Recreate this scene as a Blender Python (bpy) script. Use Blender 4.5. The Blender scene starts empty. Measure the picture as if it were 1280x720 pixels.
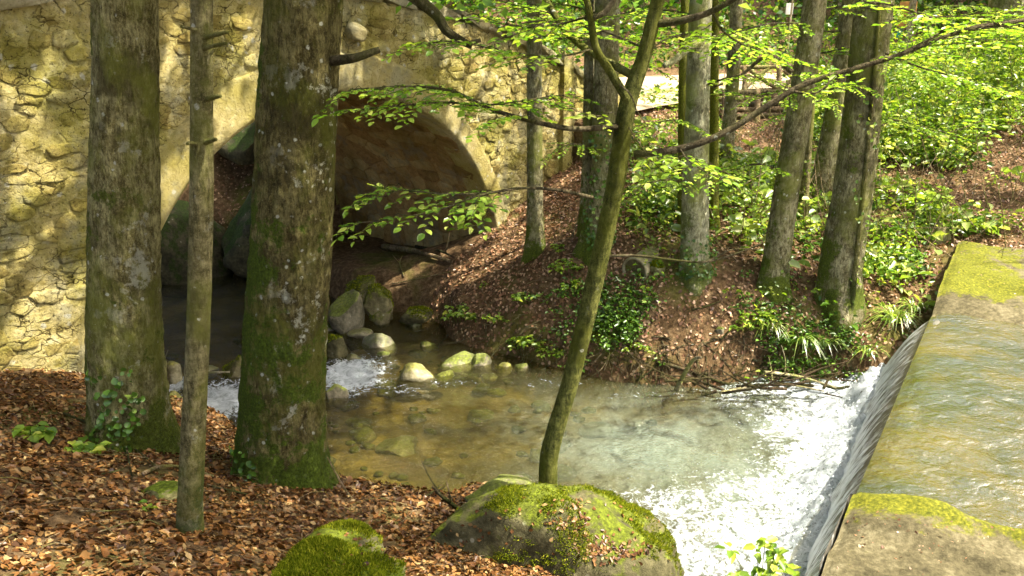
import bpy, math, random
import numpy as np
from mathutils import Vector, Matrix
random.seed(7)
RNG = np.random.default_rng(7)
C = bpy.context.scene.collection
# ------------------------------------------------------------------ camera
F = 1050.0; TH = math.radians(18); EYE = 4.0
CT, ST = math.cos(TH), math.sin(TH)
cam_d = bpy.data.cameras.new('camera'); cam = bpy.data.objects.new('camera', cam_d); C.objects.link(cam)
cam.location = (0, 0, EYE); cam.rotation_euler = (math.radians(90) - TH, 0, 0)
cam_d.sensor_width = 36; cam_d.lens = F / 1280 * 36; cam_d.clip_end = 1000; cam_d.clip_start = 0.05
bpy.context.scene.camera = cam
# ------------------------------------------------------------------ light
SUN_EL = math.radians(61); SUN_AZ = math.radians(-10)       # azimuth from +x towards +y
SUN = np.array([math.cos(SUN_EL) * math.cos(SUN_AZ), math.cos(SUN_EL) * math.sin(SUN_AZ), math.sin(SUN_EL)])
world = bpy.data.worlds.new('World'); bpy.context.scene.world = world; world.use_nodes = True
wn = world.node_tree; bgn = wn.nodes['Background']
sky = wn.nodes.new('ShaderNodeTexSky'); sky.sky_type = 'NISHITA'; sky.sun_disc = False
sky.sun_elevation = SUN_EL; sky.sun_rotation = math.radians(90) - SUN_AZ; sky.air_density = 0.8; sky.dust_density = 7.0; sky.ozone_density = 0.5
wn.links.new(sky.outputs[0], bgn.inputs[0]); bgn.inputs[1].default_value = 0.15
sd = bpy.data.lights.new('sun', 'SUN'); sun = bpy.data.objects.new('sun', sd); C.objects.link(sun)
sd.energy = 3.95; sd.angle = math.radians(0.5); sd.color = (1.0, 0.93, 0.78)
sun.rotation_euler = Vector(-SUN).to_track_quat('-Z', 'Y').to_euler()
vs = bpy.context.scene.view_settings
vs.view_transform = 'Standard'; vs.look = 'None'; vs.gamma = 1; vs.exposure = 2.08
bpy.context.scene.view_settings.use_curve_mapping = False

# ------------------------------------------------------------------ pixel -> place helpers
def ray(u, v):
    a = (u - 640) / F; b = (360 - v) / F
    return np.array([a, CT + b * ST, -ST + b * CT])
def G(u, v, z):
    r = ray(u, v); return np.array([0, 0, EYE]) + r * ((z - EYE) / r[2])
def PY(u, v, y):
    r = ray(u, v); return np.array([0, 0, EYE]) + r * (y / r[1])
def PD(u, v, d):
    return np.array([0, 0, EYE]) + ray(u, v) * d
def depth(p): return p[1] * CT - (p[2] - EYE) * ST
def proj(p):
    x, y, z = p[..., 0], p[..., 1], p[..., 2] - EYE
    d = y * CT - z * ST
    d = np.where(d > 0.1, d, 0.1)
    return 640 + F * x / d, 360 - F * (y * ST + z * CT) / d

# ------------------------------------------------------------------ noise
def _h(ix, iy, iz):
    n = (ix * 374761393 + iy * 668265263 + iz * 1274126177) & 0xFFFFFFFF
    n = ((n ^ (n >> 13)) * 1274126177) & 0xFFFFFFFF
    n = (n ^ (n >> 16)) & 0xFFFFFFFF
    return n.astype(np.float64) / 4294967295.0
def vn(x, y, z=0.0):
    x, y, z = np.broadcast_arrays(np.asarray(x, float), np.asarray(y, float), np.asarray(z, float))
    xi, yi, zi = np.floor(x), np.floor(y), np.floor(z)
    fx, fy, fz = x - xi, y - yi, z - zi
    xi, yi, zi = xi.astype(np.int64), yi.astype(np.int64), zi.astype(np.int64)
    fx, fy, fz = [t * t * (3 - 2 * t) for t in (fx, fy, fz)]
    r = 0
    for a in (0, 1):
        for b in (0, 1):
            for c in (0, 1):
                r = r + _h(xi + a, yi + b, zi + c) * (fx if a else 1 - fx) * (fy if b else 1 - fy) * (fz if c else 1 - fz)
    return r * 2 - 1
def fbm(x, y, z=0.0, o=4):
    r = 0; a = .5; s = 1
    for i in range(o):
        r = r + a * vn(x * s + 7.3 * i, y * s - 3.1 * i, np.asarray(z) * s + 1.7 * i); a *= .5; s *= 2.03
    return r
def sstep(x): x = np.clip(x, 0, 1); return x * x * (3 - 2 * x)

# ------------------------------------------------------------------ mesh helpers
def mesh(name, verts, faces, smooth=True):
    me = bpy.data.meshes.new(name)
    verts = np.asarray(verts, np.float32)
    if isinstance(faces, np.ndarray):
        n, k = faces.shape
        me.vertices.add(len(verts)); me.vertices.foreach_set('co', verts.ravel())
        me.loops.add(n * k); me.loops.foreach_set('vertex_index', faces.astype(np.int32).ravel())
        me.polygons.add(n); me.polygons.foreach_set('loop_start', np.arange(0, n * k, k, dtype=np.int32))
        me.polygons.foreach_set('loop_total', np.full(n, k, np.int32))
        me.update(calc_edges=True)
    else:
        me.from_pydata([tuple(map(float, v)) for v in verts], [], faces); me.update()
    if smooth: me.polygons.foreach_set('use_smooth', np.ones(len(me.polygons), bool))
    return me
def link(name, me, m, parent=None, loc=None, rot=None, kind=None):
    o = bpy.data.objects.new(name, me); C.objects.link(o)
    if m and not me.materials: me.materials.append(m)
    if parent: o.parent = parent
    if loc is not None: o.location = tuple(map(float, loc))
    if rot is not None: o.rotation_euler = rot
    if kind: o['kind'] = kind
    return o
def obj(name, verts, faces, m, parent=None, kind=None, smooth=True, off=None):
    verts = np.asarray(verts, float)
    if off is not None: verts = verts - np.asarray(off)
    return link(name, mesh(name, verts, faces, smooth), m, parent, kind=kind)
def tag(o, label, cat, group=None):
    o['label'] = label; o['category'] = cat
    if group: o['group'] = group
    return o
def empty(name, loc, label, cat, group=None):
    o = bpy.data.objects.new(name, None); C.objects.link(o); o.location = tuple(map(float, loc)); o.empty_display_size = .2
    return tag(o, label, cat, group)
def top(name, verts, faces, m, loc, label, cat, group=None, smooth=True, kind=None):
    o = obj(name, verts, faces, m, off=loc, smooth=smooth, kind=kind); o.location = tuple(map(float, loc))
    return tag(o, label, cat, group)
class MB:
    def __init__(s): s.v = []; s.f = []; s.n = 0
    def add(s, v, f):
        v = np.asarray(v, float); s.v.append(v); s.f += [tuple(int(i) + s.n for i in q) for q in f]; s.n += len(v)
    def get(s): return np.concatenate(s.v), s.f
def grid_faces(nu, nv, closed=False):
    i = np.arange(nu - 1)[:, None]; j = np.arange(nv if closed else nv - 1)[None, :]
    j2 = (j + 1) % nv
    return np.stack(np.broadcast_arrays(i * nv + j, i * nv + j2, (i + 1) * nv + j2, (i + 1) * nv + j), -1).reshape(-1, 4)
def smooth_path(pts, n):
    pts = np.asarray(pts, float)
    if len(pts) == 2:
        t = np.linspace(0, 1, n)[:, None]; return pts[0] * (1 - t) + pts[1] * t
    P = np.vstack([2 * pts[0] - pts[1], pts, 2 * pts[-1] - pts[-2]])
    T = np.linspace(0, len(pts) - 1 - 1e-6, n); k = T.astype(int); t = (T - k)[:, None]
    a, b, c, d = P[k], P[k + 1], P[k + 2], P[k + 3]
    return .5 * (2 * b + (c - a) * t + (2 * a - 5 * b + 4 * c - d) * t ** 2 + (3 * b - a - 3 * c + d) * t ** 3)
def tube(path, rad, seg=8, rough=0.0, cap=True, seed=0.0):
    """verts, quad faces of a tube; path (n,3), rad (n,)"""
    path = np.asarray(path, float); n = len(path); rad = np.broadcast_to(np.asarray(rad, float), (n,))
    tn = np.gradient(path, axis=0); tn /= np.linalg.norm(tn, axis=1)[:, None] + 1e-9
    up = np.tile([0.0, 1.0, 0.13], (n, 1)) if abs(tn[:, 1]).mean() < .8 else np.tile([0.0, 0.1, 1.0], (n, 1))
    a = np.cross(up, tn); a /= np.linalg.norm(a, axis=1)[:, None] + 1e-9
    b = np.cross(tn, a)
    th = np.linspace(0, 2 * math.pi, seg, endpoint=False)
    R = np.repeat(rad[:, None], seg, 1)
    if rough:
        L = np.concatenate([[0], np.cumsum(np.linalg.norm(np.diff(path, axis=0), axis=1))])
        s = 1 / max(rad.max(), 1e-4)
        R = R * (1 + rough * fbm(np.cos(th)[None, :] * 1.3 + seed, np.sin(th)[None, :] * 1.3, L[:, None] * s * .5, 3) * 2)
    V = path[:, None, :] + R[..., None] * (np.cos(th)[None, :, None] * a[:, None, :] + np.sin(th)[None, :, None] * b[:, None, :])
    V = V.reshape(-1, 3); Fc = grid_faces(n, seg, True)
    fl = [tuple(q) for q in Fc]
    if cap: fl += [tuple(range(seg))[::-1], tuple((n - 1) * seg + i for i in range(seg))]
    return V, fl

# ------------------------------------------------------------------ materials
class Mat:
    def __init__(s, name):
        s.m = bpy.data.materials.new(name); s.m.use_nodes = True; s.t = s.m.node_tree; s.t.nodes.clear()
        s.o = s.t.nodes.new('ShaderNodeOutputMaterial')
        s.tc = s.t.nodes.new('ShaderNodeTexCoord')
    def n(s, typ, **k):
        x = s.t.nodes.new('ShaderNode' + typ)
        for a, b in k.items(): setattr(x, a, b)
        return x
    def L(s, a, b):
        if isinstance(a, (int, float)): b.default_value = a
        elif isinstance(a, (tuple, list)): b.default_value = (*a, 1) if len(a) == 3 and len(b.default_value) == 4 else a
        else: s.t.links.new(a, b)
    def vec(s, sc=(1, 1, 1), src='Object', loc=(0, 0, 0)):
        mp = s.n('Mapping'); s.L(s.tc.outputs[src], mp.inputs[0]); mp.inputs['Scale'].default_value = sc; mp.inputs['Location'].default_value = loc
        return mp.outputs[0]
    def noise(s, scale, detail=5, rough=.55, vec=None, dist=0):
        x = s.n('TexNoise'); x.inputs['Scale'].default_value = scale; x.inputs['Detail'].default_value = detail
        x.inputs['Roughness'].default_value = rough; x.inputs['Distortion'].default_value = dist
        s.L(vec or s.tc.outputs['Object'], x.inputs['Vector']); return x.outputs[0]
    def vor(s, scale, vec=None, feat='F1', out='Distance'):
        x = s.n('TexVoronoi', feature=feat); x.inputs['Scale'].default_value = scale
        s.L(vec or s.tc.outputs['Object'], x.inputs['Vector']); return x.outputs[out]
    def thr(s, f, lo, hi, a=0., b=1.):
        x = s.n('MapRange'); s.L(f, x.inputs[0]); x.inputs[1].default_value = lo; x.inputs[2].default_value = hi
        x.inputs[3].default_value = a; x.inputs[4].default_value = b; return x.outputs[0]
    def math(s, op, a, b=0.):
        x = s.n('Math', operation=op); s.L(a, x.inputs[0]); s.L(b, x.inputs[1]); return x.outputs[0]
    def mix(s, a, b, f):
        x = s.n('Mix', data_type='RGBA'); s.L(f, x.inputs[0]); s.L(a, x.inputs[6]); s.L(b, x.inputs[7]); return x.outputs[2]
    def ramp(s, f, cols):
        x = s.n('ValToRGB'); e = x.color_ramp.elements
        while len(e) < len(cols): e.new(.5)
        for k, (p, c) in zip(e, cols): k.position = p; k.color = (*c, 1)
        s.L(f, x.inputs[0]); return x.outputs[0]
    def bump(s, h, st=.5, d=.02, nrm=None):
        x = s.n('Bump'); x.inputs['Strength'].default_value = st; x.inputs['Distance'].default_value = d; s.L(h, x.inputs['Height'])
        if nrm is not None: s.L(nrm, x.inputs['Normal'])
        return x.outputs[0]
    def sep(s, src='Object'):
        x = s.n('SeparateXYZ'); s.L(s.tc.outputs[src], x.inputs[0]); return x.outputs
    def nz(s):
        g = s.n('NewGeometry'); x = s.n('SeparateXYZ'); s.L(g.outputs['Normal'], x.inputs[0]); return x.outputs
    def rnd(s):
        g = s.n('NewGeometry'); o = s.n('ObjectInfo')
        return s.math('FRACT', s.math('ADD', g.outputs['Random Per Island'], o.outputs['Random']))
    def attr(s, nm):
        a = s.n('Attribute', attribute_name=nm); return a.outputs['Fac']
    def surf(s, sh): s.t.links.new(sh, s.o.inputs[0]); return s.m
    def pbr(s, col, rough=.8, nrm=None, spec=.3):
        p = s.n('BsdfPrincipled'); s.L(col, p.inputs['Base Color']); s.L(rough, p.inputs['Roughness'])
        p.inputs['Specular IOR Level'].default_value = spec
        if nrm is not None: s.L(nrm, p.inputs['Normal'])
        return s.surf(p.outputs[0])

def bark_mat(name, dark, light, moss=.5, mossh=1.0, lichen=.5, stretch=.35, mosscol=(.06, .10, .012), side=.25):
    m = Mat(name)
    v = m.vec((1, 1, stretch * 2)); n1 = m.noise(11, 9, .72, v); n2 = m.noise(60, 6, .75, m.vec((1, 1, .35))); nb = m.noise(2.1, 6, .65)
    c = m.ramp(m.math('ADD', m.math('MULTIPLY', n1, .55), m.math('MULTIPLY', n2, .45)), [(.36, tuple(x * .25 for x in dark)), (.46, dark), (.55, light), (.66, tuple(min(1, x * 1.7) for x in light))])
    crk = m.thr(m.noise(42, 5, .75, m.vec((1, 1, .16))), .40, .46, 1, 0); c = m.mix(c, tuple(x * .3 for x in dark), m.math('MULTIPLY', crk, .6)); fl_ = m.thr(m.noise(75, 4, .8, m.vec((1, 1, 1.4))), .56, .62); c = m.mix(c, tuple(min(1, x * 1.6) for x in light), m.math('MULTIPLY', fl_, .45))
    c = m.mix(c, tuple(x * .45 for x in dark), m.thr(nb, .50, .60, 0, .75))
    c = m.mix(c, (light[1] * .62, light[1] * .66, light[2] * .2), m.thr(m.noise(2.3, 6, .7, m.vec((1, 1, .7), loc=(3, 1, 8))), .47, .6, 0, .7))
    # lichen spots
    nx0 = m.nz()
    if lichen > 0:
        vv = m.vor(13, m.vec((1, 1, .9))); nn = m.noise(4.5, 6, .7)
        sp = m.math('MULTIPLY', m.thr(m.math('ADD', vv, m.math('MULTIPLY', m.noise(35, 3), .35)), .36, .30), m.thr(nn, .58 - .1 * lichen, .63 - .1 * lichen))
        c = m.mix(c, (.60, .60, .47), m.math('MULTIPLY', sp, .9))
        big = m.thr(m.noise(3.4, 7, .75, m.vec(loc=(4, 4, 2))), .61 - .03 * lichen, .65 - .03 * lichen); c = m.mix(c, (.55, .54, .40), m.math('MULTIPLY', big, m.thr(nx0[0], -.2, .7, .15, .8 * min(1, lichen))))
        v2 = m.thr(m.noise(90, 3, .6), .67, .74); c = m.mix(c, (.38, .36, .24), m.math('MULTIPLY', v2, m.thr(nn, .42, .55)))
    # moss: low on the stem and on the damp side
    x, y, z = m.sep()[:3]; nx = m.nz()
    ms = m.math('ADD', m.thr(z, mossh, 0, -.35, .50), m.thr(nx[0], .3, -1., 0, side))
    ms = m.math('ADD', ms, m.thr(m.noise(3.0, 7, .7), .35, .65, -.75, .65)); ms = m.math('ADD', ms, m.thr(m.noise(28, 4, .7), .3, .7, -.18, .18))
    mask = m.math('MULTIPLY', m.thr(ms, .18, .42), moss)
    mc = m.ramp(m.noise(60, 4, .7), [(.3, tuple(v_ * .35 for v_ in mosscol)), (.55, mosscol), (.8, tuple(min(1, v_ * 2.3) for v_ in mosscol))])
    c = m.mix(c, mc, mask)
    b = m.bump(n1, 1., .07); b = m.bump(n2, 1., .04, b); b = m.bump(m.math('SUBTRACT', 1., crk), .8, .02, b); b = m.bump(m.noise(150, 4, .7, v), .8, .010, b)
    return m.pbr(c, .9, b, .15)
def stone_mat(name, cols, lich=(.6, .58, .45), moss=(.30, .27, .02), mossamt=.5, dark=.5, crack=.0):
    m = Mat(name)
    n1 = m.noise(1.7, 6, .6); n2 = m.noise(9, 8, .72, None, .4); n3 = m.noise(38, 7, .75)
    r = m.rnd()
    f = m.math('ADD', m.math('ADD', m.math('MULTIPLY', n1, .35), m.math('MULTIPLY', n2, .5)), m.thr(r, 0, 1, -.05, .16))
    c = m.ramp(f, [(.32, cols[0]), (.45, cols[1]), (.55, cols[2]), (.66, cols[3])])
    c = m.mix(c, moss, m.math('MULTIPLY', m.thr(m.noise(1.1, 7, .65, m.vec(loc=(5, 3, 1))), .46, .62), mossamt))
    c = m.mix(c, (.30, .29, .20), m.math('MULTIPLY', m.thr(m.noise(1.6, 7, .7, m.vec(loc=(1, 7, 4))), .52, .62), .55))
    sp = m.math('MULTIPLY', m.thr(m.math('ADD', m.vor(6), m.math('MULTIPLY', m.noise(22, 3), .5)), .44, .37), m.thr(m.noise(2.2, 3), .47, .54))
    c = m.mix(c, lich, m.math('MULTIPLY', sp, .8))
    pit = m.thr(n3, .36, .45, 1, 0); c = m.mix(c, tuple(v * .2 for v in cols[0]), m.math('MULTIPLY', pit, dark))
    b = m.bump(n2, 1., .09); b = m.bump(n3, 1., .028, b)
    if crack:
        # fissures and crumbled joints
        wv = m.n('Mix', data_type='VECTOR'); nn = m.n('TexNoise'); nn.inputs['Scale'].default_value = 5; nn.inputs['Detail'].default_value = 5; m.L(m.tc.outputs['Object'], nn.inputs[0])
        ad = m.n('VectorMath', operation='MULTIPLY_ADD'); m.L(nn.outputs[1], ad.inputs[0]); ad.inputs[1].default_value = (.28, .28, .28); m.L(m.vec((1, 1, 1.8)), ad.inputs[2])
        ed = m.vor(4.6, ad.outputs[0], 'DISTANCE_TO_EDGE'); k = m.math('MULTIPLY', m.thr(ed, .0, .035, 1, 0), m.thr(m.noise(2.6, 5, .6, m.vec(loc=(9, 1, 1))), .44, .56))
        c = m.mix(c, tuple(v * .3 for v in cols[0]), m.math('MULTIPLY', k, crack)); b = m.bump(m.math('SUBTRACT', 1., k), 1., .05, b)
    b = m.bump(m.noise(130, 3, .7), .6, .006, b)
    return m.pbr(c, .92, b, .12)
def leaf_mat(name, cols, trans=.45, gloss=.04):
    m = Mat(name); r = m.rnd(); c = m.ramp(r, cols)
    c = m.mix(c, tuple(v * .6 for v in cols[0][1]), m.thr(m.noise(1.3, 3), .45, .65, 0, .35))
    d = m.n('BsdfDiffuse'); m.L(c, d.inputs[0]); t = m.n('BsdfTranslucent')
    tc = m.n('Mix', data_type='RGBA', blend_type='MULTIPLY'); tc.inputs[0].default_value = 1; m.L(c, tc.inputs[6]); tc.inputs[7].default_value = (1.15, 1.25, .45, 1); m.L(tc.outputs[2], t.inputs[0])
    a = m.n('MixShader'); a.inputs[0].default_value = trans; m.t.links.new(d.outputs[0], a.inputs[1]); m.t.links.new(t.outputs[0], a.inputs[2])
    g = m.n('BsdfGlossy'); g.inputs['Roughness'].default_value = .35; g.inputs[0].default_value = (1, 1, 1, 1)
    b = m.n('MixShader'); b.inputs[0].default_value = gloss * .6; m.t.links.new(a.outputs[0], b.inputs[1]); m.t.links.new(g.outputs[0], b.inputs[2])
    return m.surf(b.outputs[0])
def rock_mat(name, base, light, moss=.6, mosscol=(.13, .17, .01), lo=.25, hi=.6, wet=False):
    m = Mat(name)
    n1 = m.noise(3.2, 8, .65); n2 = m.noise(22, 7, .7); n3 = m.noise(90, 4, .7)
    c = m.ramp(m.math('ADD', m.math('MULTIPLY', n1, .6), m.math('MULTIPLY', n2, .4)), [(.33, tuple(v * .35 for v in base)), (.47, base), (.62, light)])
    c = m.mix(c, (.36, .34, .24), m.math('MULTIPLY', m.thr(m.vor(11), .2, .13), m.thr(n1, .52, .6, 0, .7)))
    up = m.nz()[2]
    k = m.math('ADD', m.thr(up, lo, hi, -.2, .4), m.thr(m.noise(4.0, 7, .65, m.vec(loc=(2, 9, 4))), .32, .68, -.5, .55))
    k = m.math('MULTIPLY', m.thr(k, .05, .3), moss)
    mc = m.ramp(m.noise(38, 5, .7), [(.3, tuple(v * .3 for v in mosscol)), (.52, mosscol), (.75, tuple(v * 2.2 for v in mosscol))])
    c = m.mix(c, mc, k)
    b = m.bump(n1, .5, .05); b = m.bump(n2, .7, .015, b); b = m.bump(n3, .6, .006, b)
    return m.pbr(c, .35 if wet else .9, b, .4 if wet else .15)

GREEN = [(0, (.05, .12, .008)), (.35, (.10, .20, .012)), (.7, (.18, .30, .02)), (1, (.30, .38, .03))]
DKGREEN = [(0, (.018, .05, .006)), (.5, (.04, .10, .010)), (1, (.10, .18, .015))]
BRIGHT = [(0, (.10, .20, .02)), (.4, (.20, .32, .035)), (.8, (.32, .43, .06)), (1, (.5, .54, .13))]
M = {}
M['bark_big'] = bark_mat('bark_big', (.15, .125, .04), (.38, .34, .15), .9, 1.1, .8, mosscol=(.10, .13, .012), side=.4)
M['bark_mossy'] = bark_mat('bark_mossy', (.095, .075, .022), (.235, .20, .075), .95, 2.3, 1.3, mosscol=(.085, .125, .010), side=.6)
M['bark_thin'] = bark_mat('bark_thin', (.15, .13, .045), (.32, .28, .13), .6, .9, .5, .8, side=.3)
M['bark_sap'] = bark_mat('bark_sapling', (.10, .11, .020), (.23, .23, .055), .7, .8, .3, .8, (.11, .14, .015))
M['bark_pale'] = bark_mat('bark_pale', (.30, .28, .16), (.60, .57, .38), .75, 1.1, .7, mosscol=(.13, .17, .015))
M['bark_far'] = bark_mat('bark_far', (.17, .145, .065), (.42, .38, .22), .9, .9, .8, mosscol=(.12, .16, .014), side=.35)
M['bark_green'] = bark_mat('bark_green', (.15, .15, .03), (.28, .28, .07), .9, 6, .3, mosscol=(.17, .19, .014), side=.5)
M['twig'] = bark_mat('twig_bark', (.075, .058, .026), (.18, .145, .08), .3, .2, .3)
M['deadwood'] = bark_mat('dead_wood', (.20, .13, .06), (.44, .33, .2), .25, .1, .2)
M['palewood'] = bark_mat('pale_wood', (.32, .26, .15), (.6, .52, .36), .1, .1, .1)
M['darkwood'] = bark_mat('wet_wood', (.05, .035, .018), (.13, .09, .05), .3, .2, .1)
M['wall'] = stone_mat('bridge_mortar', [(.20, .14, .04), (.40, .32, .10), (.58, .48, .19), (.78, .69, .38)], mossamt=.55, dark=.85, moss=(.27, .26, .03), crack=1.)
M['stone'] = stone_mat('bridge_stone', [(.22, .155, .045), (.42, .335, .105), (.60, .50, .20), (.80, .71, .40)], mossamt=.55, dark=.85, moss=(.27, .26, .03), crack=.8)
M['plaster'] = stone_mat('arch_plaster', [(.26, .19, .06), (.40, .32, .12), (.52, .43, .18), (.68, .60, .33)], moss=(.36, .31, .04), mossamt=.5, dark=.5)
M['vault'] = stone_mat('vault_stone', [(.26, .15, .05), (.50, .31, .11), (.60, .42, .16), (.70, .55, .25)], lich=(.3, .2, .08), moss=(.13, .11, .015), mossamt=.5, dark=.5)
M['coping'] = stone_mat('coping_stone', [(.22, .18, .08), (.36, .31, .16), (.5, .44, .26), (.62, .56, .38)], moss=(.2, .2, .03), mossamt=.4)
M['rock'] = rock_mat('rock_grey', (.10, .09, .055), (.24, .21, .14), .6)
M['rock_pale'] = rock_mat('rock_pale', (.17, .15, .08), (.40, .36, .22), .6, (.20, .20, .02), .1, .8)
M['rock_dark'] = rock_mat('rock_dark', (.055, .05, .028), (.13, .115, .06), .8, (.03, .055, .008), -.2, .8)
M['rock_wet'] = rock_mat('rock_wet', (.10, .085, .05), (.2, .17, .11), .3, wet=True)
M['boulder'] = rock_mat('boulder_mossy', (.055, .05, .022), (.13, .115, .055), .9, (.085, .105, .007), .45, 1.0)
M['rock_moss'] = rock_mat('rock_very_mossy', (.12, .11, .04), (.24, .22, .1), 1., (.075, .10, .007), .0, .9)
M['rock_yel'] = rock_mat('rock_olive_moss', (.10, .085, .04), (.21, .18, .09), .85, (.085, .095, .012), -.3, .7)
M['leaf_young'] = leaf_mat('leaf_young', BRIGHT, .5)
M['leaf_herb'] = leaf_mat('leaf_herb', [(0, (.07, .14, .012)), (.35, (.15, .25, .022)), (.75, (.28, .38, .04)), (1, (.48, .48, .08))], .45, .05)
M['leaf_pale'] = leaf_mat('leaf_pale_herb', [(0, (.16, .24, .05)), (.5, (.28, .38, .07)), (.85, (.42, .48, .10)), (1, (.6, .56, .2))], .45, .1)
M['leaf_dark'] = leaf_mat('leaf_dark', DKGREEN, .35, .15)
M['leaf_canopy'] = leaf_mat('leaf_canopy', GREEN, .45)
M['leaf_back'] = leaf_mat('leaf_backwood', [(0, (.02, .06, .006)), (.45, (.06, .14, .012)), (.8, (.14, .24, .02)), (1, (.3, .36, .04))], .4)
M['ivy'] = leaf_mat('leaf_ivy', [(0, (.03, .07, .008)), (.5, (.08, .16, .014)), (.9, (.10, .2, .02)), (1, (.22, .3, .05))], .2, .06)
M['grass'] = leaf_mat('grass_blade', [(0, (.08, .16, .012)), (.5, (.18, .28, .025)), (1, (.38, .42, .08))], .35, .15)
M['litter'] = leaf_mat('dry_leaf', [(0, (.035, .015, .006)), (.3, (.10, .042, .013)), (.6, (.175, .08, .024)), (.85, (.25, .135, .045)), (1, (.36, .25, .11))], .12, .03)
M['litter_red'] = leaf_mat('dry_leaf_pinkish', [(0, (.08, .038, .018)), (.3, (.19, .092, .045)), (.65, (.31, .17, .09)), (1, (.48, .33, .20))], .12, .04)

# ------------------------------------------------------------------ bridge frame of reference
BC = np.array([-2.0, 9.81]); BA = math.radians(50)
BD = np.array([math.cos(BA), math.sin(BA)]); BX = np.array([-math.sin(BA), math.cos(BA)])   # along face, into tunnel
AR, AZ, TUN = 2.8, .38, 3.6
def ztop(s): return np.maximum(4.35 - .035 * (np.asarray(s, float) + 1) ** 2, 2.9)
def bp(s, z, o=0.0):   # o = distance out of the face (towards the viewer)
    s, z, o = np.broadcast_arrays(np.asarray(s, float), np.asarray(z, float), np.asarray(o, float))
    return np.stack([BC[0] + s * BD[0] - o * BX[0], BC[1] + s * BD[1] - o * BX[1], z], -1)

# ------------------------------------------------------------------ weir frame of reference
WA = np.array([4.46, 8.41]); WB = np.array([2.29, 4.90]); WD = (WA - WB) / np.linalg.norm(WA - WB); WN = np.array([-WD[1], WD[0]])  # WN: downstream
WL = np.linalg.norm(WA - WB)

# ------------------------------------------------------------------ terrain
cp = []
for u, v, z in [(0, 720, 1.75), (250, 720, 1.55), (480, 720, 1.15), (0, 600, 1.45), (120, 600, 1.2), (0, 475, 1.03), (100, 497, .98), (160, 562, .95),
        (235, 640, 1.12), (350, 608, .9), (410, 640, .8), (480, 665, .75), (540, 655, .6), (600, 632, .5), (690, 612, .55), (640, 720, .9), (800, 700, .4),
        (235, 545, .72), (285, 565, .72), (-200, 720, 2.0), (-250, 480, 1.2), (540, 388, .2), (620, 428, .18), (700, 442, .15), (780, 460, .2), (850, 460, .2), (950, 455, .22), (1050, 455, .22),
        (560, 365, .45), (650, 380, .57), (640, 300, 1.02), (612, 290, 1.0), (700, 330, 1.08), (720, 200, 1.8), (760, 400, .6), (850, 400, .65), (868, 355, 1.0),
        (900, 300, 1.3), (965, 370, .86), (1045, 402, .62), (1120, 400, .62), (1150, 355, .85), (1165, 290, 1.2), (1000, 250, 1.5), (1150, 250, 1.45),
        (830, 155, 2.0), (900, 200, 1.75), (940, 160, 2.02), (1050, 170, 2.0), (1150, 150, 2.25), (1280, 130, 2.5), (1280, 250, 1.5), (1230, 340, 1.05),
        (500, 330, .55), (440, 330, .5), (430, 390, .15), (500, 290, .8)]:
    cp.append(G(u, v, z))
for p in [(0, 0, 1.9), (-4, 1, 2.2), (3, 0, 1.3), (-7, 4, 1.6), (0, -6, 2.4), (6, -2, 1.3), (-12, 0, 2.6), (12, 0, 1.4), (4, 3, .8), (8, 4, .9), (12, 6, 1.0), (9, 8.5, 1.1), (13, 12, 1.6),
          (3, 19.5, 2.45), (6, 20.5, 2.45), (10, 21, 2.5), (4, 23, 2.5), (10, 25, 2.7), (16, 21, 2.9), (0, 20, 2.5), (-2, 24, 3.2), (2, 27, 3.8), (8, 29, 4.2), (16, 27, 4.4), (-6, 30, 5.5), (0, 42, 12), (22, 42, 13), (-22, 42, 12),
          (42, 20, 10), (120, 120, 34), (-120, 120, 34), (120, -120, 6), (-120, -120, 6), (-30, 10, 4), (150, 0, 16), (-150, 0, 12), (0, 150, 36),
          (-3.4, 14.8, 2.6), (-2.5, 16, 3), (-5.6, 15.6, 3.0), (-4.6, 13.9, 1.2), (-8, 16, 2.8), (-7.5, 9, 1.2), (-10, 12, 1.2), (-7, 7, 1.2), (-9, 4, 1.6), (.6, 15, 2.3), (-1.5, 15.5, 2.6), (-1.2, 14, 1.6), (1.8, 16.5, 2.25)]:
    cp.append(np.array(p, float))
cp = np.array(cp)
def _phi(r2): return np.where(r2 > 1e-9, .5 * r2 * np.log(np.maximum(r2, 1e-9)), 0)
_n = len(cp); _A = np.zeros((_n + 3, _n + 3)); _d2 = ((cp[:, None, :2] - cp[None, :, :2]) ** 2).sum(-1)
_A[:_n, :_n] = _phi(_d2) + np.eye(_n) * .05; _A[:_n, _n] = 1; _A[:_n, _n + 1:] = cp[:, :2]; _A[_n, :_n] = 1; _A[_n + 1:, :_n] = cp[:, :2].T
_w = np.linalg.solve(_A, np.concatenate([cp[:, 2], [0, 0, 0]]))
def zraw(x, y):
    out = np.zeros(x.shape); xf, yf = x.ravel(), y.ravel(); o = out.ravel()
    for i in range(0, len(xf), 20000):
        a, b = xf[i:i + 20000], yf[i:i + 20000]
        o[i:i + 20000] = _phi((a[:, None] - cp[None, :, 0]) ** 2 + (b[:, None] - cp[None, :, 1]) ** 2) @ _w[:_n] + _w[_n] + _w[_n + 1] * a + _w[_n + 2] * b
    return o.reshape(x.shape)
def g2(u, v): return tuple(G(u, v, 0)[:2])
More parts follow.
